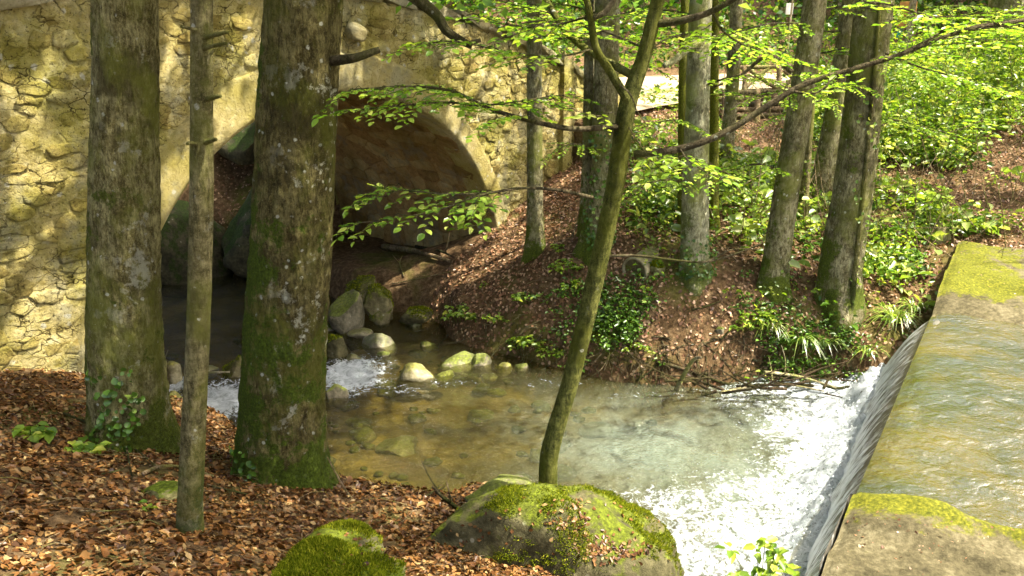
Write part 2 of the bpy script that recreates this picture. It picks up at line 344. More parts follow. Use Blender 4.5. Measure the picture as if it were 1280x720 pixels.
POND = np.array([tuple(WA), (4.25, 8.62), g2(1088, 494), g2(1050, 479), g2(960, 481), g2(850, 490), g2(780, 484), g2(700, 464), g2(645, 452), g2(600, 441), g2(562, 425), g2(540, 406),
                 g2(500, 394), g2(450, 388), (-3.3, 12.4), (-5.2, 13.4), (-9, 14.3), (-11, 12.5), (-7.2, 11.3), (-6.3, 10.0), (-3.72, 7.8), g2(225, 540), g2(290, 548), g2(350, 590), g2(412, 622), g2(438, 644),
                 g2(540, 642), g2(590, 620), g2(690, 640), g2(760, 690), g2(800, 770), (.95, 3.4), (1.6, 3.6), tuple(WB)])
UP = np.array([tuple(WB + WN * .05), tuple(WA + WN * .05), (5.27, 8.12), (13, 5.6), (13, -1.5), (3.11, 4.39)])
def sdist(x, y, poly):
    """signed distance, negative inside"""
    xf, yf = np.asarray(x).ravel(), np.asarray(y).ravel(); best = np.full(xf.shape, 1e9); ins = np.zeros(xf.shape, bool)
    for i in range(len(poly)):
        ax, ay = poly[i]; bx, by = poly[(i + 1) % len(poly)]; dx, dy = bx - ax, by - ay
        t = np.clip(((xf - ax) * dx + (yf - ay) * dy) / (dx * dx + dy * dy + 1e-12), 0, 1)
        best = np.minimum(best, (xf - ax - t * dx) ** 2 + (yf - ay - t * dy) ** 2)
        c = (ay > yf) != (by > yf)
        with np.errstate(divide='ignore', invalid='ignore'): ins ^= c & (xf < (bx - ax) * (yf - ay) / (by - ay + 1e-12) + ax)
    r = np.sqrt(best); return np.where(ins, -r, r).reshape(np.shape(x))
ROADP = smooth_path([bp(-12, 0)[:2].tolist() + [0], bp(4, 0)[:2].tolist() + [0]], 20)[:, :2]
RC = [bp(s, 0, -2.0)[:2] for s in (-12, -8, -5, -2, 0, 2, 4)] + [np.array(p) for p in [(1.2, 17.0), (3.2, 20.0), (6.2, 21.6), (10, 22.2), (16, 22.0), (30, 20)]]
ROAD = smooth_path([(*p, 0) for p in RC], 120)[:, :2]
def road_z(x, y):
    s = (x - BC[0]) * BD[0] + (y - BC[1]) * BD[1]
    return np.where(y > 19.5, 2.47, np.maximum(ztop(s) - .8, 2.47)) + np.clip(x - 10, 0, 20) * .05
def road_dist(x, y):
    xf, yf = np.asarray(x).ravel(), np.asarray(y).ravel(); b = np.full(xf.shape, 1e9)
    for i in range(len(ROAD) - 1):
        ax, ay = ROAD[i]; dx, dy = ROAD[i + 1] - ROAD[i]
        t = np.clip(((xf - ax) * dx + (yf - ay) * dy) / (dx * dx + dy * dy), 0, 1)
        b = np.minimum(b, (xf - ax - t * dx) ** 2 + (yf - ay - t * dy) ** 2)
    return np.sqrt(b).reshape(np.shape(x))
def height(x, y, noise=True):
    x = np.asarray(x, float); y = np.asarray(y, float)
    z = zraw(x, y)
    if noise:
        z = z + .10 * fbm(x * 1.1, y * 1.1, 0, 4) + .03 * fbm(x * 6, y * 6, 3, 2)
    sb0 = (x - BC[0]) * BD[0] + (y - BC[1]) * BD[1]; ob0 = (x - BC[0]) * BX[0] + (y - BC[1]) * BX[1]
    cap = np.maximum(.42, 1.05 - .40 * np.maximum(ob0, 0)) + 3 * sstep((ob0 - TUN + .2) / 1.2) + .05 * fbm(x * 3, y * 3, 1, 3)
    z = np.where((np.abs(sb0) < AR + .3) & (ob0 > 0) & (ob0 < TUN + 1), np.minimum(z, cap), z)
    d = sdist(x, y, POND) + .07 * fbm(x * 2.3, y * 2.3, 5, 3)
    bed = -.28 + .12 * fbm(x * 1.7, y * 1.7, 9, 3)
    z = bed + (z - bed) * sstep((d + .06 + .10 * vn(x * 1.4, y * 1.4, 12)) / (.46 + .2 * vn(x * .8, y * .8, 22))) ** .8
    du = sdist(x, y, UP)
    z = np.where(du < .15, np.minimum(z, .78 + .10 * fbm(x * 1.5, y * 1.5, 2, 3)), z)
    # right beside the weir walls keep the soil under the concrete
    # under the bridge road keep soil below the deck, along the open road bring it to the road bed
    sb = (x - BC[0]) * BD[0] + (y - BC[1]) * BD[1]; ob = (x - BC[0]) * BX[0] + (y - BC[1]) * BX[1]
    onb = (sb < 4.6) & (ob > -.05) & (ob < 4.4) & ((np.abs(sb) > AR + .05) | (sb < -AR))
    rd = road_dist(x, y)
    zr = road_z(x, y) - .05
    w = sstep((3.0 - rd) / 1.0)
    z = np.where((sb > 4.6) & (y < 35), z * (1 - w) + zr * w, z)
    return z
def hit(u, v, tmin=2.5, tmax=60):
    t = np.concatenate([np.arange(tmin, 20, .03), np.arange(20, tmax, .15)]); r = ray(u, v)
    P = np.array([0, 0, EYE]) + t[:, None] * r
    h = height(P[:, 0], P[:, 1]); k = np.argmax(P[:, 2] < h)
    if P[k, 2] >= h[k]: return P[-1]
    return np.array([P[k, 0], P[k, 1], h[k]])

def axis(dense0, dense1, step, far, grow=1.12):
    a = list(np.arange(dense0, dense1, step)); s = step
    while a[-1] < far: s *= grow; a.append(a[-1] + s)
    s = step; b = [dense0]
    while b[-1] > -far: s *= grow; b.append(b[-1] - s)
    return np.array(b[::-1][:-1] + a)
xs = axis(-5.5, 7.5, .055, 160); ys = axis(2.6, 14.5, .055, 160)
X, Y = np.meshgrid(xs, ys, indexing='ij'); Z = height(X, Y)
gm = Mat('forest_soil')
n1 = gm.noise(1.1, 7, .65); n2 = gm.noise(14, 8, .7); n3 = gm.noise(60, 5, .7)
gc = gm.ramp(n2, [(.3, (.040, .024, .011)), (.5, (.105, .064, .030)), (.7, (.22, .15, .08))])
gc = gm.mix(gc, (.10, .12, .015), gm.thr(gm.noise(.8, 6, .65), .5, .66, 0, .7))
zz = gm.sep()[2]
gc = gm.mix(gc, (.13, .093, .035), gm.thr(zz, .05, -.12))
gc = gm.mix(gc, (.28, .20, .08), gm.math('MULTIPLY', gm.thr(zz, .0, -.15), gm.thr(gm.noise(1.2, 5, .6), .48, .62)))
gb = gm.bump(n2, .8, .05); gb = gm.bump(n3, .7, .015, gb)
M['soil'] = gm.pbr(gc, .95, gb, .1)
ground = obj('ground', np.stack([X, Y, Z], -1).reshape(-1, 3), grid_faces(len(xs), len(ys))[:, ::-1], M['soil'], kind='structure')

# road ribbon
rm = Mat('road_gravel'); rn = rm.noise(30, 8, .7); rc = rm.ramp(rm.math('ADD', rm.math('MULTIPLY', rn, .5), rm.math('MULTIPLY', rm.noise(1.2, 5), .5)), [(.35, (.22, .165, .09)), (.5, (.34, .27, .17)), (.65, (.46, .39, .26))])
M['road'] = rm.pbr(rc, .95, rm.bump(rn, .4, .02), .1)
rt = np.gradient(ROAD, axis=0); rt /= np.linalg.norm(rt, axis=1)[:, None]; rnm = np.stack([-rt[:, 1], rt[:, 0]], -1)
ws = np.linspace(-1.78, 1.78, 15); ev = fbm(np.arange(len(ROAD)) * .4, 0, 0, 3) * .25
RV = np.zeros((len(ROAD), 15, 3))
s_r = (ROAD[:, 0] - BC[0]) * BD[0] + (ROAD[:, 1] - BC[1]) * BD[1]
for j, w in enumerate(ws):
    ww = np.where(s_r > 5, w * (1.25 + ev * .3), w)
    p = ROAD + rnm * ww[:, None]
    RV[:, j, :2] = p; RV[:, j, 2] = road_z(ROAD[:, 0], ROAD[:, 1]) + .02 - .03 * (w / 2) ** 2
obj('road', RV.reshape(-1, 3), grid_faces(len(ROAD), 15)[:, ::-1], M['road'], kind='structure')

# ------------------------------------------------------------------ bridge
bridge = empty('stone_bridge', (*BC, 0), 'old humpback stone bridge with a plastered round arch over the stream', 'bridge')
BO = np.array([*BC, 0.0])
def bnoise(s, z): return .045 * fbm(s * 2.2, z * 2.2, 4, 4) + .02 * fbm(s * 9, z * 9, 1, 3)
ss = np.arange(-11, 5.3, .05); nzr = 84
S2, T2 = np.meshgrid(ss, np.linspace(0, 1, nzr), indexing='ij')
Z2 = -.5 + (ztop(S2) - .10 + .5) * T2
r2 = np.hypot(S2, Z2 - AZ); keep_c = (r2 > AR + .22) & ~((np.abs(S2) < AR + .22) & (Z2 < AZ))
fcs = grid_faces(len(ss), nzr)[:, ::-1]
kf = keep_c.ravel()[fcs].all(1)
obj('wall', bp(S2, Z2, bnoise(S2, Z2)).reshape(-1, 3), fcs[kf], M['wall'], bridge, off=BO)
# arch ring (plastered)
def ring_pts(na=90, nr=10):
    # legs + half circle
    path = [(AR, z, 1, 0) for z in np.linspace(-.5, AZ, 8)[:-1]] + [(AR * math.cos(a), AZ + AR * math.sin(a), math.cos(a), math.sin(a)) for a in np.linspace(0, math.pi, na)] + [(-AR, z, -1, 0) for z in np.linspace(AZ, -.5, 8)[1:]]
    return np.array(path)
rp = ring_pts()
rr = np.concatenate([np.linspace(-.002, .50, 12)])
rw_ = np.interp(rp[:, 2], [-1, 0, 1], [.50, .46, .27])[:, None] * rr[None] / .5
RS = rp[:, 0][:, None] + rp[:, 2][:, None] * rw_; RZ = rp[:, 1][:, None] + rp[:, 3][:, None] * rw_
wob = .06 * fbm(RS * 1.5, RZ * 1.5, 8, 3)
RS2 = RS + rp[:, 2][:, None] * wob * (rr / .5)[None]; RZ2 = RZ + rp[:, 3][:, None] * wob * (rr / .5)[None]
RO = .05 + .5 * bnoise(RS2, RZ2); RO[:, 0] -= .02; RO[:, -1] -= .09; RO[:, -2] -= .01
V1 = bp(RS2, np.minimum(RZ2, ztop(RS2) - .12), RO)
VB = bp(RS2[:, :1], RZ2[:, :1], -.35)
V1 = np.concatenate([VB, V1], 1)
obj('arch_ring', V1.reshape(-1, 3), grid_faces(len(rp), V1.shape[1]), M['plaster'], bridge, off=BO)
# vault skin and back wall
dd = np.linspace(-.3, TUN, 60)
VA = np.array([[rp[i, 0] + rp[i, 2] * .02, rp[i, 1] + rp[i, 3] * .02] for i in range(len(rp))])
Vv = np.stack([bp(VA[:, 0], VA[:, 1], -max(d, .3) if k == 0 else -max(d, .02)) for k, d in enumerate(dd)], 1)
ns = .03 * fbm(Vv[..., 0] * 2, Vv[..., 1] * 2, Vv[..., 2] * 2, 3)
Vv[..., 0] += ns * BD[0]; Vv[..., 2] += ns
obj('vault', Vv.reshape(-1, 3), grid_faces(len(rp), 60)[:, ::-1], M['vault'], bridge, off=BO)
S3, T3 = np.meshgrid(np.arange(-11, 5.3, .1), np.linspace(0, 1, 50), indexing='ij'); Z3 = -.5 + (ztop(S3) + .4) * T3
k3 = (np.hypot(S3, Z3 - AZ) > AR - .06) & ~((np.abs(S3) < AR - .06) & (Z3 < AZ)); f3 = grid_faces(S3.shape[0], 50)
obj('back_wall', bp(S3, Z3, -TUN - bnoise(S3, Z3)).reshape(-1, 3), f3[k3.ravel()[f3].all(1)], M['wall'], bridge, off=BO)
# parapet inner faces
for nm, o0, sg in (('parapet', -.32, 1), ('parapet', -TUN + .32, -1)):
    sp_ = np.arange(-11, 5.3, .15); Zt = ztop(sp_)
    rows = [bp(sp_, Zt - .95, o0), bp(sp_, Zt - .10, o0), bp(sp_, Zt - .10, 0 if sg > 0 else -TUN)]
    V = np.stack(rows, 1); f = grid_faces(len(sp_), 3)
    obj(nm, V.reshape(-1, 3), f if sg > 0 else f[:, ::-1], M['wall'], bridge, off=BO)
# end cap of the bridge wall
V = [bp(5.24, -.4, .0), bp(5.24, 3.0, .0), bp(5.24, 3.0, -.32), bp(5.24, -.4, -.32)]
obj('wall_end', V, [(0, 1, 2, 3)], M['wall'], bridge, off=BO, smooth=False)
# pilaster at the end of the parapet
def box_pts(p0, ux, uy, uz, nx=5, ny=5, nz=5, jit=.0, seed=0):
    """rounded, slightly uneven block from corner p0 with edge vectors"""
    mb = MB()
    import itertools
    def face(o, a, b, na, nb):
        A, B = np.meshgrid(np.linspace(0, 1, na), np.linspace(0, 1, nb), indexing='ij')
        P = np.asarray(o)[None, None] + A[..., None] * np.asarray(a) + B[..., None] * np.asarray(b)
        return P.reshape(-1, 3), grid_faces(na, nb)
    p0, ux, uy, uz = map(lambda q: np.asarray(q, float), (p0, ux, uy, uz))
    for o, a, b, na, nb in ((p0, uy, ux, ny, nx), (p0 + uz, ux, uy, nx, ny), (p0, ux, uz, nx, nz), (p0 + uy, uz, ux, nz, nx), (p0, uz, uy, nz, ny), (p0 + ux, uy, uz, ny, nz)):
        mb.add(*face(o, a, b, na, nb))
    v, f = mb.get()
    c = p0 + (ux + uy + uz) / 2
    lens = [np.linalg.norm(q) for q in (ux, uy, uz)]; us = [q / l for q, l in zip((ux, uy, uz), lens)]
    loc = np.stack([(v - c) @ q for q in us], -1); hl = np.array(lens) / 2; r = min(lens) * .22
    inner = np.clip(loc, -(hl - r), hl - r); dv = loc - inner; dl = np.linalg.norm(dv, axis=1)[:, None]
    loc = np.where(dl > r, inner + dv / np.maximum(dl, 1e-9) * r, loc)
    if jit:
        k = jit * 2 * fbm(v[:, 0] * 5 + seed, v[:, 1] * 5, v[:, 2] * 5, 3)
        loc = loc * (1 + (k / hl.min() * .6)[:, None])
    return c + loc[:, :1] * us[0] + loc[:, 1:2] * us[1] + loc[:, 2:] * us[2], f
v, f = box_pts(bp(4.22, -.2, .10), bp(4.48, 0, 0) - bp(4.22, 0, 0), bp(0, 0, -.3) - bp(0, 0, 0), (0, 0, 3.58), 5, 5, 40, .02)
obj('pilaster', v, f, M['wall'], bridge, off=BO)
# coping slabs
s = -10.8; k = 0
while s < 5.2:
    L = random.uniform(.5, .85); e = min(s + L, 5.3)
    z0, z1 = float(ztop(s)), float(ztop(e)); g = .012
    p0 = bp(s + g, z0 - .11, .05 + random.uniform(-.02, .03)); ux = bp(e - g, z1 - .11, 0) - bp(s + g, z0 - .11, 0)
    v, f = box_pts(p0, ux, bp(0, 0, -.42) - bp(0, 0, 0), (0, 0, .13 + random.uniform(-.02, .03)), 9, 6, 4, .02, k)
    obj('coping_stone', v, f, M['coping'], bridge, off=BO); s = e; k += 1
# rubble stones of the face
def clip_cell(c, nb, box):
    poly = [(c[0] - box, c[1] - box), (c[0] + box, c[1] - box), (c[0] + box, c[1] + box), (c[0] - box, c[1] + box)]
    for q in nb:
        mx, my = (c[0] + q[0]) / 2, (c[1] + q[1]) / 2; nx_, ny_ = q[0] - c[0], q[1] - c[1]; out = []
        for k_ in range(len(poly)):
            a_, b_ = poly[k_], poly[(k_ + 1) % len(poly)]
            da = (a_[0] - mx) * nx_ + (a_[1] - my) * ny_; db = (b_[0] - mx) * nx_ + (b_[1] - my) * ny_
            if da <= 0: out.append(a_)
            if (da < 0) != (db < 0) and da != db: t_ = da / (da - db); out.append((a_[0] + (b_[0] - a_[0]) * t_, a_[1] + (b_[1] - a_[1]) * t_))
        poly = out
        if len(poly) < 3: return None
    return np.array(poly)
def rubble(x0, x1, y0, y1, wmin, wmax, hmin, hmax, an=1.0, jit=.3, box=.3):
    """irregular cells of a rubble wall: list of (centre, polygon)"""
    seeds = []; y = y0; row = 0
    while y < y1:
        h = random.uniform(hmin, hmax); x = x0 + random.uniform(-.2, 0)
        while x < x1:
            w = random.uniform(wmin, wmax) * random.choice((.6, 1, 1, 1.25)); seeds.append((x + w / 2, (y + h / 2 + random.uniform(-jit, jit) * h) * an)); x += w
        y += h; row += 1
    S_ = np.array(seeds); out = []
    for i_, c in enumerate(S_):
        d_ = ((S_ - c) ** 2).sum(1); o_ = np.argsort(d_)[1:15]; p_ = clip_cell(c, S_[o_], box)
        if p_ is None: continue
        p_[:, 1] /= an; out.append((p_.mean(0), p_))
    return out
def stone_blob(c, poly, out, seed, frame, joint=.005, relief=.013):
    """one rubble stone: its cell shrunk by the joint, edges roughened, face slightly uneven"""
    pts = []
    for k_ in range(len(poly)):
        a_, b_ = poly[k_], poly[(k_ + 1) % len(poly)]; L_ = np.hypot(*(b_ - a_))
        if L_ < .02: continue
        m_ = max(1, int(L_ / .06))
        for j_ in range(m_): pts.append(a_ + (b_ - a_) * (j_ / m_))
    P_ = np.array(pts); 
    if len(P_) < 4: return None
    dv = P_ - c; dl = np.linalg.norm(dv, axis=1)[:, None]; sz = dl.mean()
    P_ = c + dv * np.maximum(.3, (1 - joint / np.maximum(dl, .02))) ; P_ = P_ * .84 + .08 * (np.roll(P_, 1, 0) + np.roll(P_, -1, 0))
    P_ = P_ + np.stack([vn(P_[:, 0] * 23, P_[:, 1] * 23, seed), vn(P_[:, 0] * 23, P_[:, 1] * 23, seed + 9)], -1) * .014
    n = len(P_); t1, t2 = random.uniform(-.07, .07), random.uniform(-.07, .07); rings = []
    for sc, o in ((1.0, -.05), (.99, out * .5), (.93, out * 1.), (.62, out * 1.0)):
        q = c + (P_ - c) * sc; oo = o
        if o > -.04: oo = o + (t1 * (q[:, 0] - c[0]) + t2 * (q[:, 1] - c[1])) + relief * 1.6 * fbm(q[:, 0] * 9, q[:, 1] * 9, seed, 3) + .006 * vn(q[:, 0] * 40, q[:, 1] * 40, seed)
        rings.append(frame(q[:, 0], q[:, 1], oo))
    cen = frame(c[0], c[1], out * 1.05 + relief * random.uniform(-1, 1))
    V = np.concatenate(rings + [np.asarray(cen).reshape(1, 3)]); fl = []
    for r in range(3):
        for i in range(n): fl.append((r * n + i, r * n + (i + 1) % n, (r + 1) * n + (i + 1) % n, (r + 1) * n + i))
    for i in range(n): fl.append((3 * n + i, 3 * n + (i + 1) % n, 4 * n))
    return V, fl
def face_frame(s, z, o): return bp(s, z, o + bnoise(s, z))
stones = []
for c, poly in rubble(-5.7, 5.2, .1, 4.4, .13, .36, .08, .16, 1.7, .30):
    r = math.hypot(c[0], c[1] - AZ); t_ = float(ztop(c[0])) - .12
    if r < AR + (.30 if c[0] > 0 else .50) or (abs(c[0]) < AR + .28 and c[1] < AZ) or abs(c[0] - 4.35) < .18 or c[1] > t_ - .03 or c[0] > 5.15: continue
    if vn(c[0] * 1.3, c[1] * 1.3, 5.5) < -.66: continue
    poly[:, 1] = np.minimum(poly[:, 1], t_)
    stones.append((c, poly))
def area(p_): return .5 * abs(np.dot(p_[:, 0], np.roll(p_[:, 1], 1)) - np.dot(p_[:, 1], np.roll(p_[:, 0], 1)))
def vis(p):
    u, v = proj(p); return -20 < u < 1300 and -20 < v < 740
stones.sort(key=lambda q: (0 if vis(bp(*q[0])) else 1, -area(q[1]) / depth(bp(*q[0])) ** 2))
rest = MB(); k = 0
for i, (c, poly) in enumerate(stones):
    bl = stone_blob(c, poly, max(-.006, random.gauss(.005, .009)), i * .37, face_frame)
    if bl is None: continue
    if k < 300: obj('stone', *bl, M['stone'], bridge, off=BO); k += 1
    else: rest.add(*bl)
if rest.n: obj('stone_infill', *rest.get(), M['stone'], bridge, kind='stuff', off=BO)
# vault stones (soffit courses)
def vault_frame(d, al, o):   # d: along tunnel, al: arc length, o: towards the void
    an = np.asarray(al) / AR; rr_ = AR - np.asarray(o) + .012
    return bp(rr_ * np.cos(an), AZ + rr_ * np.sin(an), -np.asarray(d))
rest = MB(); k = 0
for i, (c, poly) in enumerate(rubble(.15, TUN - .15, .25, 8.0, .28, .55, .15, .24, 1.6, .12, .5)):
    poly[:, 0] = np.clip(poly[:, 0], .06, TUN - .06)
    bl = stone_blob(c, poly, max(0, random.gauss(.010, .008)), i * .31, vault_frame, .007, .010)
    if bl is None: continue
    if k < 240: obj('vault_stone', bl[0], [q[::-1] for q in bl[1]], M['vault'], bridge, off=BO); k += 1
    else: rest.add(bl[0], [q[::-1] for q in bl[1]])
if rest.n: obj('vault_stones_beyond', *rest.get(), M['vault'], bridge, kind='stuff', off=BO)
# round stone boss beside the big trunk
def rock_verts(sx, sy, sz, seed, amp=.22, sub=4, cuts=6, flat=None):
    import bmesh
    bm = bmesh.new(); bmesh.ops.create_icosphere(bm, subdivisions=sub, radius=1)
    v = np.array([q.co[:] for q in bm.verts]); f = np.array([[w.index for w in q.verts] for q in bm.faces]); bm.free()
    rs = np.random.default_rng(seed)
    for k in range(cuts * 2 + 3 if cuts > 0 else 3):
        n_ = rs.normal(size=3); n_ /= np.linalg.norm(n_); lim = rs.uniform(.5, .88)
        d_ = v @ n_; v = v - np.maximum(d_ - lim, 0)[:, None] * n_ * .97
    v = v / (np.abs(v).max(0) * .5 + .5)
    r_ = 1 + amp * fbm(v[:, 0] * 1.3 + seed, v[:, 1] * 1.3, v[:, 2] * 1.3, 5) * 1.4 + .05 * fbm(v[:, 0] * 7, v[:, 1] * 7, v[:, 2] * 7 + seed, 4)
    v = v * r_[:, None]
    return v * np.array([sx, sy, sz]), f
v, f = rock_verts(.13, .10, .13, 3, .08, 3, 1)
p = None
for sx_ in np.linspace(-3, 3, 400):
    q = bp(sx_, 0); u_, _ = proj(bp(sx_, 3.6, .05))
    if u_ > 443: p = sx_; break
zz_ = [zq for zq in np.linspace(3, 4.3, 200) if proj(bp(p, zq, .05))[1] < 42][0]
obj('stone_boss', v + bp(p, zz_, .08), f, M['coping'], bridge, off=BO)

# low retaining wall from the bridge end along the road
rw = [np.array([bp(5.2, 0)[0], bp(5.2, 0)[1]]), np.array([1.75, 14.6]), np.array([2.3, 16.2]), np.array([3.3, 17.9]), np.array([4.4, 18.75])]
rwp = smooth_path([(*p_, 0) for p_ in rw], 60)[:, :2]; rwL = np.concatenate([[0], np.cumsum(np.linalg.norm(np.diff(rwp, axis=0), axis=1))])
rt_ = np.gradient(rwp, axis=0); rt_ /= np.linalg.norm(rt_, axis=1)[:, None]; rn_ = np.stack([rt_[:, 1], -rt_[:, 0]], -1)
def rw_frame(s, z, o):
    s = np.asarray(s, float); x_ = np.interp(s, rwL, rwp[:, 0]); y_ = np.interp(s, rwL, rwp[:, 1]); a_ = np.interp(s, rwL, rn_[:, 0]); b_ = np.interp(s, rwL, rn_[:, 1])
    oo = np.asarray(o) + bnoise(s, np.asarray(z, float))
    return np.stack([x_ + a_ * oo, y_ + b_ * oo, np.broadcast_to(z, s.shape) + 0 * x_], -1)
rwo = np.array([*rwp[0], 0.0])
retw = empty('retaining_wall', rwo, 'low rubble retaining wall between the bridge end and the sunlit road', 'wall')
SS, TT = np.meshgrid(np.arange(0, rwL[-1], .06), np.linspace(0, 1, 26), indexing='ij'); top_ = np.interp(SS, [0, 1.2, 3, 9], [3.15, 2.75, 2.53, 2.5]); ZZ = 1.0 + (top_ - 1.0) * TT
Vw = rw_frame(SS, ZZ, 0); bk = rw_frame(SS[:, -1:], ZZ[:, -1:], -.35); Vw = np.concatenate([Vw, bk], 1)
obj('wall', Vw.reshape(-1, 3), grid_faces(len(SS), 27)[:, ::-1], M['wall'], retw, off=rwo)
for i, (c, poly) in enumerate(rubble(.05, rwL[-1] - .3, 1.2, 3.2, .2, .42, .13, .22, 1.35)):
    t_ = float(np.interp(c[0], [0, 1.2, 3, 9], [3.15, 2.75, 2.53, 2.5]))
    if c[1] > t_ - .02: continue
    poly[:, 1] = np.minimum(poly[:, 1], t_ + .02); p_ = rw_frame(np.array([c[0]]), c[1], 0)[0]
    if c[1] < height(p_[0:1], p_[1:2] - .3)[0] - .15: continue
    bl = stone_blob(c, poly, max(0, random.gauss(.02, .012)), i * .31, rw_frame)
    if bl is not None: obj('stone', *bl, M['stone'], retw, off=rwo)

# ------------------------------------------------------------------ water
POND_MAT = Mat('stream_water'); w = POND_MAT
def water_mat(w, tint, murk, murk_a, glossr=.04, bumps=((5, .5, .04), (22, .5, .012)), refl=1.0):
    g = w.n('BsdfGlossy'); g.inputs[0].default_value = (1, 1, 1, 1); g.inputs['Roughness'].default_value = glossr
    t = w.n('BsdfTransparent'); w.L(tint, t.inputs[0])
    b = None
    for sc, st, ds in bumps:
        b = w.bump(w.noise(sc, 4, .6, w.vec((1, 1, 1)), .6), st, ds, b)
    w.t.links.new(b, g.inputs['Normal'])
    fr = w.n('Fresnel'); fr.inputs[0].default_value = 1.33; w.t.links.new(b, fr.inputs['Normal'])
    d = w.n('BsdfDiffuse'); w.L(murk, d.inputs[0]); w.t.links.new(b, d.inputs['Normal'])
    m1 = w.n('MixShader'); w.L(murk_a, m1.inputs[0]); w.t.links.new(t.outputs[0], m1.inputs[1]); w.t.links.new(d.outputs[0], m1.inputs[2])
    m2 = w.n('MixShader'); w.L(w.math('MULTIPLY', fr.outputs[0], refl), m2.inputs[0]); w.t.links.new(m1.outputs[0], m2.inputs[1]); w.t.links.new(g.outputs[0], m2.inputs[2])
    return m2
foam_a = w.attr('foam'); milk_a = w.attr('milk')
fo_n = w.noise(9, 8, .72, None, 1.2); fo_f = w.noise(30, 6, .75, None, .8)
fcomb = w.math('ADD', w.math('MULTIPLY', w.math('SUBTRACT', fo_n, .5), 2.6), w.math('MULTIPLY', w.math('SUBTRACT', fo_f, .5), 2.2))
fmask = w.thr(w.math('ADD', foam_a, fcomb), .52, .92)
m2 = water_mat(w, (.68, .68, .42), w.mix((.11, .105, .035), (.20, .24, .18), w.thr(w.math('ADD', milk_a, w.math('MULTIPLY', w.math('SUBTRACT', w.noise(1.6, 4, .6), .5), 1.6)), .1, 1)), w.thr(milk_a, 0, 1, .10, .58), .05, ((3, .7, .09), (9, .9, .07), (28, .9, .025)))
fd = w.n('BsdfDiffuse'); w.L(w.mix((.36, .42, .43), (.80, .85, .88), w.thr(fo_n, .35, .6)), fd.inputs[0]); w.t.links.new(w.bump(fo_f, 1., .06, w.bump(fo_n, .9, .12)), fd.inputs['Normal'])
m3 = w.n('MixShader'); w.L(fmask, m3.inputs[0]); w.t.links.new(m2.outputs[0], m3.inputs[1]); w.t.links.new(fd.outputs[0], m3.inputs[2])
M['pond'] = w.surf(m3.outputs[0])
wx = axis(-5.6, 4.6, .035, 11.5, 1.2); wx = wx[(wx > -11.5) & (wx < 4.7)]; wy = np.arange(3.2, 14.5, .035)
WX, WY = np.meshgrid(wx, wy, indexing='ij')
sd_ = sdist(WX, WY, POND)
# distance from the foot of the fall, along the crest
foot0 = WB + WN * .25; foot1 = WA + WN * .5; fd_ = (foot1 - foot0) / np.linalg.norm(foot1 - foot0); fn_ = np.array([-fd_[1], fd_[0]])
al = (WX - foot0[0]) * fd_[0] + (WY - foot0[1]) * fd_[1]; of = (WX - foot0[0]) * fn_[0] + (WY - foot0[1]) * fn_[1]
reach = np.interp(al, [-2, 0, .5, 1.0, 1.8, 2.6, 3.3, 4.2, 5], [1.3, 1.5, 1.5, 1.2, .7, .85, 1.5, 1.6, 1.1])
foam = np.clip(1.25 - of / reach * .85 + .45 * fbm(WX * 1.7, WY * 1.7, 4, 3), -0.3, 1.3) ; foam = np.where(of < .25, 1.1, foam)
def blob(u, v, ru, rv, a=1.0):   # soft spot of white water, laid out on the stream plane
    c = G(u, v, 0); cx, cy = c[0], c[1]; ex = abs(G(u + ru, v, 0)[0] - cx); ey = abs(G(u, v - rv, 0)[1] - cy)
    return a * np.exp(-((WX - cx) / ex) ** 2 - ((WY - cy) / ey) ** 2)
foam = np.maximum(foam, -.2 + 1.25 * np.maximum.reduce([blob(440, 468, 48, 24, 1.35), blob(275, 500, 50, 26, 1.5), blob(500, 487, 40, 8, .6), blob(225, 480, 35, 12), blob(350, 490, 60, 20, .9), blob(205, 510, 20, 20)]))
foam = np.maximum(foam, -.2 + .62 * np.maximum.reduce([blob(1020, 500, 120, 14), blob(560, 478, 50, 8, .9), blob(700, 478, 70, 8, .8), blob(800, 495, 90, 8, .9)]))
milk = np.maximum.reduce([blob(820, 560, 170, 75), blob(920, 600, 180, 120, .95), blob(700, 520, 90, 30, .55), blob(1000, 560, 150, 120, .9)]) 
nearw_ = ((WX - WB[0]) * WN[0] + (WY - WB[1]) * WN[1])
amp = .010 + .02 * np.clip(foam, 0, 1) + .006 * np.clip(milk, 0, 1)
WZ = np.clip(.22 * np.exp(-(np.maximum(of + .05, 0) / .26) ** 2) * (1 + .9 * fbm(WX * 6, WY * 6, 3, 4)) * (nearw_ > 0), 0, 1) + amp * (fbm(WX * 5, WY * 5, 1, 4) * 2) + np.clip(foam, 0, 1) * .03 * fbm(WX * 14, WY * 14, 2, 3)
fcs = grid_faces(len(wx), len(wy))[:, ::-1]; kf = (sd_.ravel()[fcs] < .25).any(1)
nearw = ((WX - WB[0]) * WN[0] + (WY - WB[1]) * WN[1]); kf &= (nearw.ravel()[fcs] > -.02).all(1)
me = mesh('stream_water', np.stack([WX, WY, WZ], -1).reshape(-1, 3), fcs[kf])
for nm, arr in (('foam', foam), ('milk', milk)):
    at = me.attributes.new(nm, 'FLOAT', 'POINT'); at.data.foreach_set('value', arr.ravel().astype(np.float32))
link('stream_water', me, M['pond'], kind='structure')
